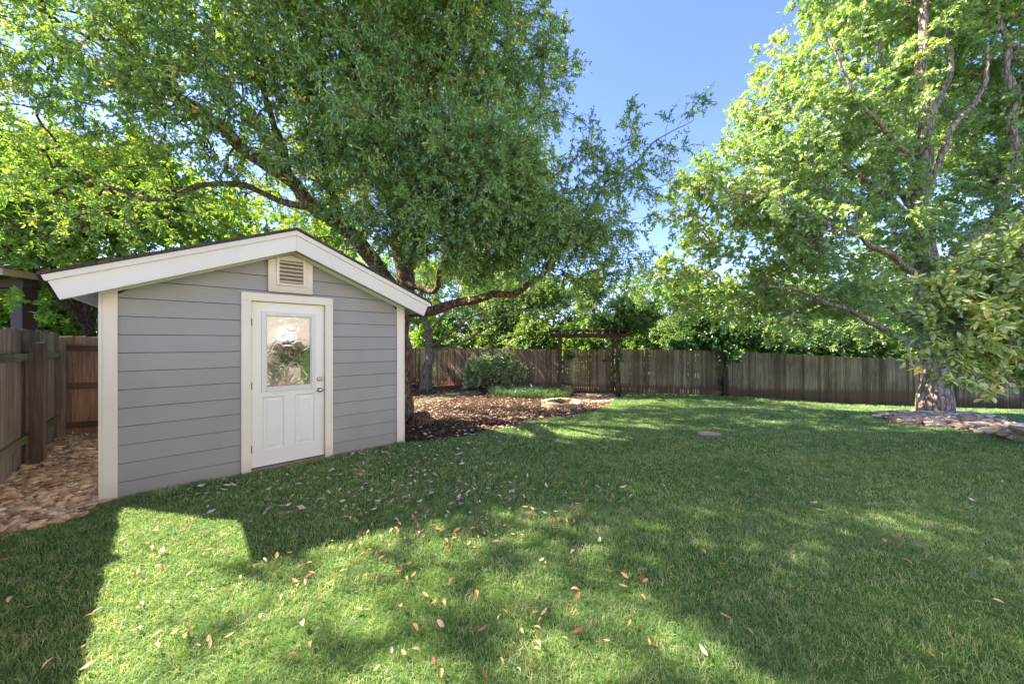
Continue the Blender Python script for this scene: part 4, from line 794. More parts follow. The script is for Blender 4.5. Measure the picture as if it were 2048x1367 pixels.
# door frame trim
trim('door_trim', lambda m: m.box(1.065, 1.1595, -.047, -.0005, -.03, 2.075))
trim('door_trim', lambda m: m.box(1.966, 2.062, -.047, -.0005, -.02, 2.075))
trim('door_trim', lambda m: m.box(1.065, 2.062, -.048, -.0005, 2.0755, 2.172))
trim('door_jamb', lambda m: (m.box(1.1385, 1.1575, -.0004, .12, 0, 2.10), m.box(1.968, 1.99, -.0004, .12, 0, 2.10), m.box(1.158, 1.9675, -.0004, .12, 2.082, 2.10)))
# door with a cut out for the glass, and two raised panels
door = empty('door', (1.562, 0.012, 0)); door.parent = shed
D0, D1, DZ0, DZ1 = -.398, .400, .055, 2.072
gl = (-.285, .285, 0.975, 1.945)      # glazing opening
M_d = MB(); th = 0.044
M_d.box(D0, gl[0], 0, th, DZ0, DZ1, .5); M_d.box(gl[1], D1, 0, th, DZ0, DZ1, .5); M_d.box(gl[0], gl[1], 0, th, gl[3], DZ1, .5); M_d.box(gl[0], gl[1], 0, th, .90, gl[2], .5)
M_d.box(gl[0], gl[1], 0, th, DZ0, .25, .5); M_d.box(-.06, .06, 0, th, .25, .90, .5); M_d.box(gl[0], -.06, .012, th, .25, .90, .5); M_d.box(.06, gl[1], .012, th, .25, .90, .5)
o = M_d.build('door_slab', M['door'], door)
for s in (-1, 1):
    cx = s*.1725; a_, b_ = cx-.1125, cx+.1125
    m = MB(); vs = []
    def ring(ins, y): return [(a_+ins, y, .25+ins), (b_-ins, y, .25+ins), (b_-ins, y, .90-ins), (a_+ins, y, .90-ins)]
    r0, r1, r2, r3 = ring(.0005, -.0008), ring(.014, .011), ring(.028, .011), ring(.055, .0015)
    vs = r0+r1+r2+r3; fs = []
    for q_ in range(3):
        for k in range(4): fs.append((q_*4+k, q_*4+(k+1) % 4, (q_+1)*4+(k+1) % 4, (q_+1)*4+k))
    fs.append((12, 13, 14, 15)); m.add(vs, fs, .5); m.build('raised_panel', M['door'], door)
gf = MB()
for x0, x1, z0, z1 in ((gl[0]-.012, gl[0]+.036, gl[2]-.012, gl[3]+.012), (gl[1]-.036, gl[1]+.012, gl[2]-.012, gl[3]+.012), (gl[0]+.0362, gl[1]-.0362, gl[3]-.036, gl[3]+.012), (gl[0]+.0362, gl[1]-.0362, gl[2]-.012, gl[2]+.036)):
    gf.box(x0, x1, -.014, -.0005, z0, z1)
for x0, x1, z0, z1 in ((gl[0]+.01, gl[0]+.048, gl[2]+.01, gl[3]-.01), (gl[1]-.048, gl[1]-.01, gl[2]+.01, gl[3]-.01), (gl[0]+.0482, gl[1]-.0482, gl[3]-.048, gl[3]-.01), (gl[0]+.0482, gl[1]-.0482, gl[2]+.01, gl[2]+.048)):
    gf.box(x0, x1, -.0004, .02, z0, z1)
gf.build('glazing_frame', M['glazing_frame'], door, bevel=.004)
def glass_mat():
    m, nt, out, N, L = mat_new('foil_backed_glass'); tc = N('ShaderNodeTexCoord')
    n = N('ShaderNodeTexNoise'); n.inputs['Scale'].default_value = 3.2; n.inputs['Detail'].default_value = 3; n.inputs['Distortion'].default_value = 1.2; L(tc.outputs['Object'], n.inputs['Vector'])
    vo = N('ShaderNodeTexVoronoi', feature='DISTANCE_TO_EDGE'); vo.inputs['Scale'].default_value = 6; 
    mx = N('ShaderNodeMix', data_type='VECTOR'); mx.inputs[0].default_value = .15; L(tc.outputs['Object'], mx.inputs[4]); L(n.outputs['Color'], mx.inputs[5]); L(mx.outputs[1], vo.inputs['Vector'])
    r = ramp(N, [(0, (0, 0, 0)), (.06, (1, 1, 1))]); L(vo.outputs['Distance'], r.inputs[0])
    ad = N('ShaderNodeMath', operation='MULTIPLY_ADD'); ad.inputs[1].default_value = 0.10; L(r.outputs[0], ad.inputs[0]); L(n.outputs[0], ad.inputs[2])
    b = N('ShaderNodeBsdfPrincipled'); b.inputs['Metallic'].default_value = 1.0; b.inputs['Roughness'].default_value = .05; b.inputs['Base Color'].default_value = (.24, .24, .24, 1)
    bm_ = bump(N, L, ad.outputs[0], .22, .010); L(bm_.outputs[0], b.inputs['Normal']); L(b.outputs[0], out.inputs[0]); return m
M['foil'] = glass_mat()
m = MB(); m.box(gl[0]+.011, gl[1]-.011, .021, .026, gl[2]+.011, gl[3]-.011); m.build('door_glass', M['foil'], door)
# hinges, knob, deadbolt
for z in (1.82, 1.05, .28):
    m = MB(); m.tube([(D0-.004, -.006, z-.045), (D0-.004, -.006, z+.045)], .006, 8); m.box(D0-.012, D0+.012, -.0015, .001, z-.045, z+.045); m.build('hinge', M['rust'], door)
def lathe(prof, c, n=20):
    m = MB(); vs = []; fs = []
    for (r_, y_) in prof:
        for k in range(n): a2 = 2*math.pi*k/n; vs.append((c[0]+r_*math.cos(a2), c[1]+y_, c[2]+r_*math.sin(a2)))
    for q_ in range(len(prof)-1):
        for k in range(n): fs.append((q_*n+k, q_*n+(k+1) % n, (q_+1)*n+(k+1) % n, (q_+1)*n+k))
    fs.append(tuple(range((len(prof)-1)*n, len(prof)*n))); m.add(vs, fs, .5); return m
kn = lathe([(.032, 0), (.032, -.006), (.014, -.010), (.012, -.03), (.020, -.036), (.027, -.05), (.026, -.060), (.014, -.066)], (.345, 0, .935)).build('door_knob', M['metal'], door, smooth=True)
db = lathe([(.032, 0), (.032, -.012), (.026, -.018), (.012, -.020), (.010, -.018)], (.345, 0, 1.085)).build('deadbolt', M['metal'], door, smooth=True)
for z in (.90, 1.05): m = MB(); m.box(.401, .4055, -.003, .03, z, z+.07); m.build('latch_plate', M['rust'], door)
# gable vent
vent = empty('gable_vent', (1.568, -.048, 2.2)); vent.parent = shed
vf = MB(); vf.prism([(-.243, 0), (.243, 0), (.243, .385), (0, .485), (-.243, .385)][::1], 'y', -.02, .024); vo_ = vf.build('vent_surround', M['cream'], vent, bevel=.003)
m = MB()
for x0, x1, z0, z1 in ((-.16, -.13, .085, .43), (.13, .16, .085, .43), (-.1298, .1298, .40, .43), (-.1298, .1298, .085, .115)): m.box(x0, x1, -.042, -.0205, z0, z1)
m.build('vent_frame', M['cream'], vent, bevel=.002)
m = MB(); m.box(-.13, .13, -.023, -.0203, .115, .40); m.build('vent_screen', M['vent_dark'], vent)
m = MB()
for k in range(6):
    z = .135+k*.048; m.beam((-.13, -.036, z), (.13, -.036, z), .022, .008, (0, .75, 1))
m.build('louvre', M['cream'], vent)

# ------------------------------------------------------------------ fences
def fence_run(name, label, a_, b_, height, mats, bw, gapf, posts, rails, post_side, seed, cat='fence', base_fn=None, top_var=0.02, rail_mat=None, zbase=None, gaps_low=False):
    """a_,b_ ends (x,y); boards follow the ground; post_side +1: posts on the camera's side"""
    r = random.Random(seed); A_ = Vector(a_); B_ = Vector(b_); d = (B_-A_); Ln = d.length; d.normalize(); nrm = Vector((d.y, -d.x))   # nrm points to the right of travel
    z00 = float(H(A_.x, A_.y)); root = empty(name, (A_.x, A_.y, z00), math.atan2(d.y, d.x), label=label, cat=cat)
    mb = MB(); x = 0.0
    zf_ = lambda t: float(H(A_.x+d.x*t, A_.y+d.y*t)) - z00
    while x < Ln-0.01:
        w_ = min(bw*r.uniform(.93, 1.05), Ln-x); z = zf_(x+w_/2); hh = height + r.uniform(-top_var, top_var); tl = r.uniform(-.008, .008); g = gapf(r)
        yj = r.uniform(-.003, .003); x0, x1 = x, x+w_-g
        vs = [(x0, yj-.009, z-.05), (x1, yj-.009, z-.05), (x1, yj+.009, z-.05), (x0, yj+.009, z-.05), (x0+tl, yj-.009, z+hh), (x1+tl, yj-.009, z+hh+r.uniform(-.004, .004)), (x1+tl, yj+.009, z+hh), (x0+tl, yj+.009, z+hh)]
        mb.add(vs, [(0,3,2,1),(4,5,6,7),(0,1,5,4),(1,2,6,5),(2,3,7,6),(3,0,4,7)]); x += w_
    mb.build('board_panel', mats[0], root)
    s = -post_side        # local -y is the right-hand side of travel
    segs = max(1, int(Ln/2.4))
    for rz in rails:
        for q_ in range(segs):
            t0, t1 = Ln*q_/segs, Ln*(q_+1)/segs
            m = MB(); m.beam((t0+.002, s*.031, zf_(t0)+rz), (t1-.002, s*.031, zf_(t1)+rz), .04, .09); m.build('rail', rail_mat or mats[1], root, bevel=.004)
    for t, ph, pw in posts:
        m = MB(); z = zf_(t); y0, y1 = sorted((s*.052, s*(.052+pw))); m.box(t-pw/2, t+pw/2, y0, y1, z-.2, z+ph); m.build('post', mats[1], root, bevel=.006)
    return root
tight = lambda r: r.choice([.002, .002, .003, .004, .006])
# left fence: runs from near the camera to the corner
A0 = FL + SN*6.0 + SD*0.24; LnL = (FC-A0).length
fence_run('wooden_fence', 'weathered grey side fence with mossy rails left of the shed', A0, FC - SN*0.06, 1.74, (M['fence_left'], M['post']), .14, tight, [(6.0-4.6, 1.6, .1), (6.0-2.3, 1.6, .1), (6.0, 1.57, .115)], [1.40, .38], 1, 5, rail_mat=M['mossrail'])
# cedar return fence: camera side shows the rails
q0 = FC + SD*0.02; q1 = FC + SD*5.0
fence_run('cedar_fence', 'reddish cedar fence panel closing the gap behind the shed', q0, q1, 1.70, (M['cedar'], M['post']), .14, tight, [(.03, 1.70, .10), (2.5, 1.6, .1)], [1.52, .88, .22], 1, 6, rail_mat=M['rail'])
# back fence in stretches
def loose(r): return r.choice([.003, .006, .010, .015, .020, .026])
BF = [Vector((-9.5, 20.6)), Vector((-1.3, 17.6)), Vector((1.95, 14.9))]
arb_l = G(1118, 782); arb_r = G(1233, 790)
print('arbor', arb_l, arb_r)
YG = 14.75
c1 = Vector((-3.2, 17.4)); c2 = Vector(((1118-1024)/F*15.0, 15.0)); c3 = Vector(((1232-1024)/F*14.7, 14.7)); c4 = Vector(((1475-1024)/F*14.2, 14.2)); c5 = Vector(((1850-1024)/F*13.45, 13.45)); c6 = Vector((23, 12.9)); c0 = Vector((-9.5, 19.0))
for A__, B__, lab, mt, gf_, sd_ in [(c0, c1, 'shaded back fence stretch behind the slim grey tree', 'fence', loose, 11), (c1, c2, 'back fence stretch behind the rounded shrub, left of the arbor', 'fence', loose, 12),
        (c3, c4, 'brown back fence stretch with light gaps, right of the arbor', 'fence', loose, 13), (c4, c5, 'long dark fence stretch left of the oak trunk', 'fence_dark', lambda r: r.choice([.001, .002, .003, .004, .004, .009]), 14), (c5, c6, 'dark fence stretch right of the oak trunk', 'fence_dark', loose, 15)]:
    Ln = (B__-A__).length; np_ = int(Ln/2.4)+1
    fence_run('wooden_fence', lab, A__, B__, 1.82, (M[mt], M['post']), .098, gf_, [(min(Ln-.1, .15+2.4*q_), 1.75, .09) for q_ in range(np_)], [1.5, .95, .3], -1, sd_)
# wide cover board over a joint
m = MB(); pp = Vector(((1450-1024)/F*14.16, 14.16)); zz = float(H(pp.x, pp.y)); m.box(-.09, .09, -.02, .0, 0, 1.82); o = m.build('post_cover', M['arbor']); o.location = (pp.x, pp.y-.05, zz); tag(o, 'wide dark upright board on the fence below the creeper', 'fence board')
# gate
gd = (c3-c2); gl_ = gd.length; gate = empty('wooden_gate', (c2.x+gd.x*.05, c2.y+gd.y*.05, float(H(c2.x, c2.y))), math.atan2(gd.y, gd.x), label='wooden garden gate of upright boards under the arbor', cat='gate')
m = MB(); x = .06; rg = random.Random(4)
while x < gl_-.3:
    w_ = .098; g = rg.choice([.004, .010, .016, .022]); m.box(x, x+w_-g, -.009+rg.uniform(-.002, .002), .009, .04, 1.80+rg.uniform(-.012, .012)); x += w_
m.build('board_panel', M['fence'], gate)
m = MB()
for z in (1.5, .3): m.box(.06, gl_-.3, .0115, .05, z-.045, z+.045)
m.beam((.1, .034, .35), (gl_-.35, .034, 1.45), .03, .09); m.build('gate_frame', M['post'], gate)
m = MB(); m.box(1.68, 1.84, -.03, -.012, 1.32, 1.36); m.box(1.75, 1.78, -.035, -.012, 1.2, 1.4); m.build('latch', M['black_iron'], gate, bevel=.003)
for z in (1.45, .35): 
    m = MB(); m.prism([(.0, z-.03), (.38, z-.008), (.38, z+.008), (.0, z+.03)], 'y', -.018, -.011); m.tube([(.0, -.02, z-.05), (.0, -.02, z+.05)], .012, 8); m.build('hinge', M['black_iron'], gate)

# ------------------------------------------------------------------ arbor
al = Vector(((1121-1024)/F*13.9, 13.9)); ar = Vector(((1234-1024)/F*13.7, 13.7)); ad_ = (ar-al); aw = ad_.length
za = float(H(al.x, al.y)); arb = empty('arbor', (al.x, al.y, za), math.atan2(ad_.y, ad_.x), label='dark timber arbor with slatted top in front of the gate', cat='arbor')
TZ = 2.52
for x in (0, aw):
    for y in (0, .85):
        m = MB(); m.box(x-.055, x+.055, y-.055, y+.055, -.3, TZ-.22); m.box(x-.07, x+.07, y-.07, y+.07, TZ-.62, TZ-.56) if x == 0 else None
        m.build('post', M['arbor'], arb, bevel=.005)
def beam_prof(x0, x1, z0, z1): return [(x0, z1), (x0, z1-.07), (x0+.12, z0), (x1-.12, z0), (x1, z1-.07), (x1, z1)]
for y in (-.075, .795):
    m = MB(); m.prism(beam_prof(-.42, aw+.42, TZ-.22, TZ-.06), 'y', y, y+.04); m.build('beam', M['arbor_h'], arb, bevel=.004)
for k in range(10):
    x = -.32+k*(aw+.64)/9; m = MB(); m.prism([(-.35, TZ+.05), (-.35, TZ), (-.25, TZ-.058), (1.10, TZ-.058), (1.2, TZ), (1.2, TZ+.05)], 'x', x-.02, x+.02); m.build('rafter', M['arbor_h'], arb, bevel=.003)
for y in (-.25, .02, .3, .58, .85, 1.1): m = MB(); m.box(-.45, aw+.45, y-.02, y+.02, TZ+.051, TZ+.078); m.build('slat', M['arbor_h'], arb)
# vine on the arbor
vb = Vector((ar.x+.08, ar.y-.08, float(H(ar.x, ar.y))))
yv = ar.y
limbs = [([vb, P(1240, 760, yv-.1), P(1236, 720, yv-.1), P(1243, 690, yv-.1), P(1238, 665, yv-.1), P(1225, 650, yv+.2)], 0.03, 0.015), ([P(1236, 665, yv-.1), P(1200, 655, yv), P(1160, 652, yv), P(1125, 655, yv)], .015, .008), ([vb, P(1228, 760, yv-.12), P(1232, 700, yv-.12)], .02, .01)]
cl = [C(1240, 640, yv+.3, (.7, .5, .35)), C(1270, 650, yv+.4, (.6, .5, .3)), C(1205, 640, yv+.3, (.5, .5, .22)), C(1237, 690, yv-.1, (.14, .14, .25)), C(1236, 715, yv-.1, (.18, .16, .2)), C(1170, 655, yv+.1, (.5, .3, .12), .6), C(1130, 655, yv+.1, (.35, .3, .14), .7), C(1240, 610, yv+.5, (.5, .5, .3), .8), C(1290, 630, yv+.8, (.6, .5, .3)), C(1228, 745, yv-.1, (.08, .08, .15), .7)]
make_tree('vine', 'dark leafy vine climbing the right post and over the arbor top', 'climber', limbs, cl, 420, (M['leaf_dark'], M['bark_dark']), (0.085, 0.04, 'diamond'), sub=5, per=9, sublen=0.2, seed=55, root=vb, twig_r=0.004)
# hanging plant left under the arbor
hp = P(1140, 712, 13.95); hang_ = empty('hanging_plant', (hp.x, hp.y, hp.z-.12), label='trailing plant in a hanging basket under the left of the arbor', cat='hanging plant')
m = lathe([(.02, 0), (.10, 0), (.15, 0)], (0, 0, 0), 12)
m = MB(); vs = []; fs = []; pr = [(.05, 0), (.12, .04), (.16, .12), (.17, .16)]
for r_, z_ in pr:
    for k in range(14): a2 = 2*math.pi*k/14; vs.append((r_*math.cos(a2), r_*math.sin(a2), z_))
for q_ in range(3):
    for k in range(14): fs.append((q_*14+k, q_*14+(k+1) % 14, (q_+1)*14+(k+1) % 14, (q_+1)*14+k))
fs.append(tuple(range(13, -1, -1))); m.add(vs, fs); m.build('basket', M['black_iron'], hang_)
m = MB()
for k in range(3): a2 = 2*math.pi*k/3; m.tube([(.16*math.cos(a2), .16*math.sin(a2), .16), (0, 0, .62)], .004, 5)
m.tube([(0, 0, .62), (0, 0, .80)], .004, 5); m.build('hanger', M['black_iron'], hang_)
r = np.random.default_rng(5); n = 500; u = unit(r.normal(0, 1, (n, 3))); bs = u*np.array([.2, .2, .13])*r.random((n, 1))**.4 + np.array([0, 0, .17]); bs[:, 2] -= .12*(r.random(n) < .3)
Vl, lo, sz, mm = leaf_geo(bs, u+np.array([0, 0, -.3]), unit(r.normal(0, .6, (n, 3))+np.array([0, 0, 1.])), r.uniform(.05, .10, n), r.uniform(.025, .045, n), 'diamond')
mesh_np('foliage', Vl, lo, M['leaf_dark'], parent=hang_, rnd=np.repeat(r.random(n), mm), sizes=sz)

# ------------------------------------------------------------------ stone ring, planter wall, cover, stump
fr = G(1123, 812); fr_y = fr.y; RR = 0.64
pit = empty('stone_ring', (fr.x, fr.y, fr.z), label='ring of cut cream limestone blocks in the mulch', cat='fire pit')
r = random.Random(9); nbk = 7
for k in range(nbk):
    a0 = 2*math.pi*(k+.02)/nbk; a1 = 2*math.pi*(k+.98)/nbk; ro = RR+r.uniform(-.015, .015); ri = ro-.19; hh = .175+r.uniform(-.012, .012); poly = []
    n = 5
    outer = [(ro*math.cos(a0+(a1-a0)*i_/n)*(1+r.uniform(-.012, .012)), ro*math.sin(a0+(a1-a0)*i_/n)) for i_ in range(n+1)]; inner = [(ri*math.cos(a1-(a1-a0)*i_/n), ri*math.sin(a1-(a1-a0)*i_/n)) for i_ in range(n+1)]
    m = MB(); m.prism(outer+inner, 'z', -.05, hh); m.build('stone', M['limestone'], pit, bevel=.022)
m = MB(); rr2 = random.Random(2)
for k in range(14):
    a2 = rr2.uniform(0, 6.28); l_ = rr2.uniform(.1, .3); c = Vector((rr2.uniform(-.2, .2), rr2.uniform(-.2, .2), .05+rr2.uniform(0, .1))); m.tube([c, c+Vector((math.cos(a2)*l_, math.sin(a2)*l_, rr2.uniform(0, .12)))], .012, 6)
o = m.build('sticks', M['bark_dark']); o.location = fr; tag(o, 'small heap of dead sticks inside the stone ring', 'sticks')
# planter wall on the right
pc = Vector((8.82, 4.95)); pr_ = 1.0; pw = empty('planter_wall', (pc.x, pc.y, float(H(pc.x, pc.y))), label='low curved limestone planter wall at the right frame edge', cat='planter wall')
for row in range(3):
    for k in range(14):
        a0 = 2*math.pi*(k+.5*(row % 2))/14+.006; a1 = a0+2*math.pi/14-.012; ro = pr_+r.uniform(-.015, .015)+(.03 if row == 2 else 0); ri = pr_-.30; n = 4
        outer = [(ro*math.cos(a0+(a1-a0)*i_/n)*(1+r.uniform(-.006, .006)), ro*math.sin(a0+(a1-a0)*i_/n)) for i_ in range(n+1)]; inner = [(ri*math.cos(a1-(a1-a0)*i_/n), ri*math.sin(a1-(a1-a0)*i_/n)) for i_ in range(n+1)]
        z0 = -.12+row*.13; m = MB(); m.prism(outer+inner, 'z', z0+.004, z0+.126-(.05 if row == 2 else 0)); m.build('cap_stone' if row == 2 else 'stone', M['bedrock'] if row == 2 else M['limestone'], pw, bevel=.015)
# utility cover in the lawn
uc = G(1418, 870); m = MB(); m.prism([(.17*math.cos(t)*1.2, .12*math.sin(t)) for t in np.linspace(0, 2*math.pi, 17)[:-1]], 'z', -.03, .03); o = m.build('utility_cover', M['bedrock'], bevel=.008); o.location = uc+Vector((0, 0, .012)); tag(o, 'small flat pale cover set flush in the middle of the lawn', 'cover')
# weathered stump at foot of the live oak
sp0 = G(838, 850); stp = np.array([[0.0, 0.0]])
def rock_mesh(name, loc, sc, mat, seed, nsub=3, **k):
    import bmesh
    bm = bmesh.new(); bmesh.ops.create_icosphere(bm, subdivisions=nsub, radius=1.0); rr3 = np.random.default_rng(seed); ph = rr3.uniform(0, 6, 6)
    for v in bm.verts:
        c = v.co.copy(); f = 1+.18*math.sin(c.x*4+ph[0])*math.sin(c.y*5+ph[1])+.12*math.sin(c.z*7+ph[2]+c.x*3)+.07*math.sin(c.y*13+ph[3])*math.sin(c.x*11+ph[4]); v.co = Vector((c.x*sc[0]*f, c.y*sc[1]*f, max(c.z, -.3)*sc[2]*f))
    me = bpy.data.meshes.new(name); bm.to_mesh(me); bm.free(); me.materials.append(mat); [setattr(p, 'use_smooth', True) for p in me.polygons]
    o = bpy.data.objects.new(name, me); COL.objects.link(o); o.location = loc; return tag(o, **k)
rock_mesh('stump', sp0+Vector((0.03, .1, .06)), (.26, .2, .2), M['bark_left'], 3, label='gnarled old root stump at the foot of the live oak beside the shed', cat='stump')

# ------------------------------------------------------------------ neighbour's patio cover, left
yn = 8.6; nb_ = empty('patio_cover', (P(60, 660, yn).x, yn, 0), label="neighbour's patio roof on a dark red post beyond the left fence", cat='patio cover')
M['redwood'] = paint('dark_red_paint', (0.045, 0.020, 0.016), (30, 30, 3), .2, .6, .1); M['beige'] = paint('beige_fascia', (0.42, 0.34, 0.25), (3, 30, 30), .1, .6, .05)
M['greyroof'] = ground_mat('grey_shingles', [(0.3, (0.14, 0.14, 0.15)), (0.7, (0.30, 0.30, 0.31))], 12, .5)
bx = P(63, 590, yn).x - nb_.location.x
pz = CAM_H + (683-575)/F*yn
m = MB(); m.box(bx-.32, bx-.04, -.14, .14, -.1, pz); m.build('post', M['redwood'], nb_, bevel=.005)
m = MB(); m.box(-6.5, bx, -.15, .15, pz, pz+.2); m.build('beam', M['redwood'], nb_, bevel=.005)
m = MB(); m.box(-6.5, bx+.15, -.62, -.585, pz+.20, pz+.36); m.box(bx+.15, bx+.185, -.62, 4, pz+.20, pz+.36); m.build('fascia', M['beige'], nb_, bevel=.004)
m = MB(); m.prism([(-.66, pz+.362), (2.2, pz+1.25), (2.2, pz+1.32), (-.66, pz+.40)], 'x', -6.5, bx+.2); m.build('roof', M['greyroof'], nb_)

# ------------------------------------------------------------------ house wall and shrub behind the camera (seen in the door glass)
def stone_wall_mat():
    m, nt, out, N, L = mat_new('limestone_house_wall'); tc = N('ShaderNodeTexCoord'); br = N('ShaderNodeTexBrick'); br.inputs['Scale'].default_value = 1.6
    br.inputs['Color1'].default_value = (.74, .68, .60, 1); br.inputs['Color2'].default_value = (.68, .60, .50, 1); br.inputs['Mortar'].default_value = (.7, .66, .6, 1); br.inputs['Mortar Size'].default_value = .012
    mp = N('ShaderNodeMapping'); mp.inputs['Rotation'].default_value = (R(90), 0, 0); L(tc.outputs['Object'], mp.inputs[0]); L(mp.outputs[0], br.inputs[0])
    n = N('ShaderNodeTexNoise'); n.inputs['Scale'].default_value = 4; n.inputs['Detail'].default_value = 8; L(tc.outputs['Object'], n.inputs['Vector']); rr = ramp(N, [(.3, (.75, .72, .68)), (.7, (1.1, 1.08, 1.05))]); L(n.outputs[0], rr.inputs[0])
    c = mixc(N, L, 1.0, br.outputs[0], rr.outputs[0], 'MULTIPLY'); b = N('ShaderNodeBsdfPrincipled'); b.inputs['Roughness'].default_value = .9; L(c, b.inputs['Base Color']); bm_ = bump(N, L, n.outputs[0], .6, .03); L(bm_.outputs[0], b.inputs['Normal']); L(b.outputs[0], out.inputs[0]); return m
hc = Vector((4.6, -1.6)); house = empty('house', (hc.x, hc.y, 0), math.atan2(.788, .61), label='pale limestone house wall reflected in the shed door glass', cat='house')
m = MB(); m.box(-9.0, 5.0, -.3, 0, -.3, 5.2); m.build('wall', stone_wall_mat(), house)  # wall made tall and wide to bounce warm sunlight onto the shed front
m = MB(); m.box(-9.3, 5.3, -.5, .3, 5.201, 5.4); m.build('roof', M['barge'], house)
# grill hood on the patio
M['white_metal'] = simple('white_enamel', (.85, .87, .9), .35)
m = MB(); vs = [(-.32, .02, 1.62), (.32, .02, 1.62), (.32, .5, 1.62), (-.32, .5, 1.62), (-.20, .02, 2.05), (.20, .02, 2.05), (.20, .3, 2.05), (-.20, .3, 2.05)]
m.add(vs, [(0,3,2,1),(4,5,6,7),(0,1,5,4),(1,2,6,5),(2,3,7,6),(3,0,4,7)]); hd = m.build('hood', M['white_metal'], bevel=.01); hd.matrix_world = house.matrix_basis @ Matrix.Translation((.22, 0, 0)); tag(hd, 'white metal hood on the house wall reflected in the door glass', 'hood')
m = MB(); m.box(-.5, .5, .02, .62, 1.38, 1.56); m.box(-.12, .22, .02, .3, 1.56, 1.62); gr_ = m.build('grill', M['vent_dark'], bevel=.02); gr_.matrix_world = house.matrix_basis @ Matrix.Translation((.25, 0, -.05)); tag(gr_, 'dark grill head beneath the white hood, reflected in the door glass', 'grill')
M['leaf_lawn_shrub'] = M['leaf_red']
hb_ = house.matrix_basis @ Vector((1.05, .6, 0)); bushy('shrub', 'tall green shrub against the house wall reflected in the door glass', 'shrub', Vector((hb_.x, hb_.y, 0)), [((hb_.x, hb_.y, .5), (.34, .34, .5), 1), ((hb_.x, hb_.y, 1.1), (.32, .32, .45), 1)], 320, (M['leaf_red'], M['bark_dark']), (0.06, 0.03, 'diamond'), 95, 0.14)
hb_ = house.matrix_basis @ Vector((-.2, .8, 0)); bushy('shrub', 'sparse twiggy shrub against the house wall reflected in the door glass', 'shrub', Vector((hb_.x, hb_.y, 0)), [((hb_.x, hb_.y, .9), (.5, .3, .45), 1)], 60, (M['leaf_dark'], M['bark_dark']), (0.05, 0.025, 'diamond'), 96, 0.2, 5)
m = MB(); m.box(-3, 3, .9, 1.05, -.05, .16); o = m.build('kerb', M['slab'], bevel=.02); o.matrix_world = house.matrix_basis.copy(); tag(o, 'low dark garden kerb before the house wall', 'kerb')

# ------------------------------------------------------------------ fallen leaves on the lawn
M['fallen_tan'] = simple('pale_dry_leaf', (0.52, 0.30, 0.13), 0.7, 0, .3); M['fallen_rust'] = simple('rust_dry_leaf', (0.26, 0.10, 0.045), 0.6, 0, .3); M['fallen_pale'] = simple('bleached_dry_leaf', (0.62, 0.45, 0.27), 0.7, 0, .3)
def curl_leaf(seed, ln, wd, mat):
    r = random.Random(seed); n = 6; vs = []; fs = []; cu = r.uniform(.3, 1.0); fo = r.uniform(.15, .6); tw = r.uniform(-.4, .4)
    for i_ in range(n+1):
        t = i_/n; w_ = wd*math.sin(math.pi*min(1, t*.93+.07))**.75*.5+.0006; zc = cu*ln*.22*(1-(2*t-1)**2); xx = (t-.5)*ln
        for k in (-1, -.5, 0, .5, 1): vs.append((xx, k*w_, zc*(-1 if seed % 2 else 1)*.8+fo*abs(k)*w_+k*w_*tw*t+.012))
    for i_ in range(n):
        for k in range(4): a_ = i_*5+k; fs.append((a_, a_+1, a_+6, a_+5))
    m = MB(); m.add(vs, fs, .5); o = m.build('fallen_leaf', mat, smooth=True); return o
kinds = [('tan', M['fallen_tan'], 'pale tan dry leaf lying among others on the lawn'), ('rust', M['fallen_rust'], 'rust brown curled leaf lying among others on the lawn'), ('pale', M['fallen_pale'], 'bleached whitish dry leaf lying among others on the lawn')]
protos = []
for k in range(9):
    knd = kinds[k % 3]; o = curl_leaf(k, .058, .021, knd[1]); protos.append((o, knd)); tag(o, knd[2], 'leaf', knd[0]+' coloured fallen leaves on the lawn')
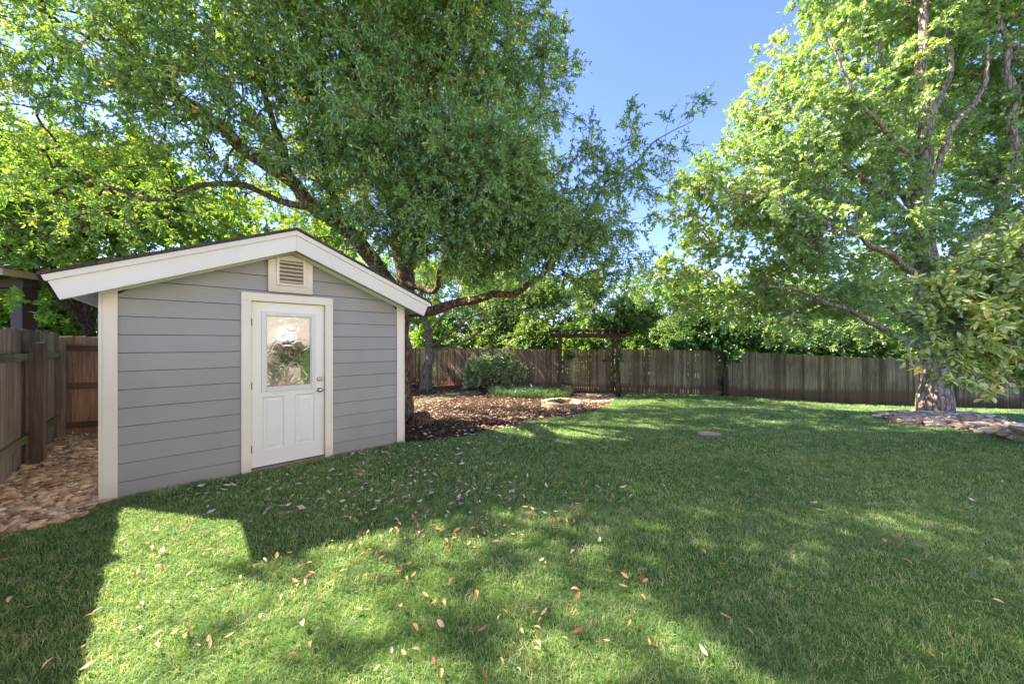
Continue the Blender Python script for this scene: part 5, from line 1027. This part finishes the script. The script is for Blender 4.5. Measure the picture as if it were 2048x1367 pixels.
def lawn_leaf_spots(n, seed):
    r = random.Random(seed); out = []
    lawn_np = LAWN
    while len(out) < n:
        z = r.random()
        if z < .70: px, py = r.gauss(760, 200), 905+abs(r.gauss(0, 110))          # thick scatter below the shed door
        elif z < .9: px, py = r.uniform(0, 1300), r.uniform(1010, 1360)
        else: px, py = r.uniform(900, 2040), r.uniform(830, 1340)
        if not (0 < px < 2046 and py < 1362): continue
        q = G(px, py)
        if not in_poly(LAWN, np.array([q.x]), np.array([q.y]))[0]: continue
        u = (q.x-SA.x)*SD.x+(q.y-SA.y)*SD.y; v = (q.x-SA.x)*SN.x+(q.y-SA.y)*SN.y
        if -.05 < u < SL+.05 and v < .06: continue
        out.append(q)
    return out
r = random.Random(12); spots = lawn_leaf_spots(640, 13); spots.sort(key=lambda q: q.y)
for i_, q in enumerate(spots[:290]):
    o, knd = r.choice(protos[:9] if r.random() < .5 else [p for p in protos if p[1][0] == 'tan'])
    c = o if i_ < 9 else o.copy()
    if i_ < 9: o, knd = protos[i_]; c = o
    else: COL.objects.link(c)
    zone = 'in the shade below the shed door' if q.x < .2 and q.y > 2.55 and q.x+q.y > 0.6 else 'on the sunlit grass at lower left' if q.x < -.6 else 'in the middle foreground' if q.x < .9 else 'on the right half of the lawn'
    tag(c, {'tan': 'pale tan dry leaf', 'rust': 'rust brown curled leaf', 'pale': 'bleached whitish dry leaf'}[knd[0]]+' lying '+zone, 'leaf', knd[0]+' fallen leaves '+zone)
    sc = r.uniform(.5, 1.15)*(1 if q.y > 2.4 else .9); c.location = (q.x, q.y, q.z+r.uniform(.022, .036)); c.rotation_euler = (r.gauss(0, .28), r.gauss(0, .28), r.uniform(0, 6.28)); c.scale = (sc, sc*r.uniform(.8, 1.15), sc)
far = np.array([(q.x, q.y) for q in spots[290:]]); extra = scatter(MULCH_EDGE+[g2(1100, 870), g2(1000, 905), g2(900, 915), g2(805, 900)], 160, 5)
o = chips('leaf_litter', np.concatenate([far, extra]), .033, .013, rnd_mat('leaf_litter', [(0, (.62, .46, .34)), (.7, (.70, .55, .42)), (1, (.4, .17, .08))]), 8, label='small tan fallen leaves strewn over the farther lawn', cat='leaf litter', kind='stuff')
o.location.z = .028

# taller untrimmed grass at the shed foot
r = np.random.default_rng(88); n = 2600; t = r.uniform(.0, SL, n); dd = r.uniform(.035, .11, n)**1.0; k = (t < 1.14) | (t > 2.0) | (dd > .07)
pts_ = np.stack([SA.x+SD.x*t+SN.x*dd, SA.y+SD.y*t+SN.y*dd], 1)[k]
grass('foot_grass', pts_, .065, .0045, M['grass'], 89, .6, label='uncut grass fringe along the foot of the shed front', cat='grass', kind='stuff')
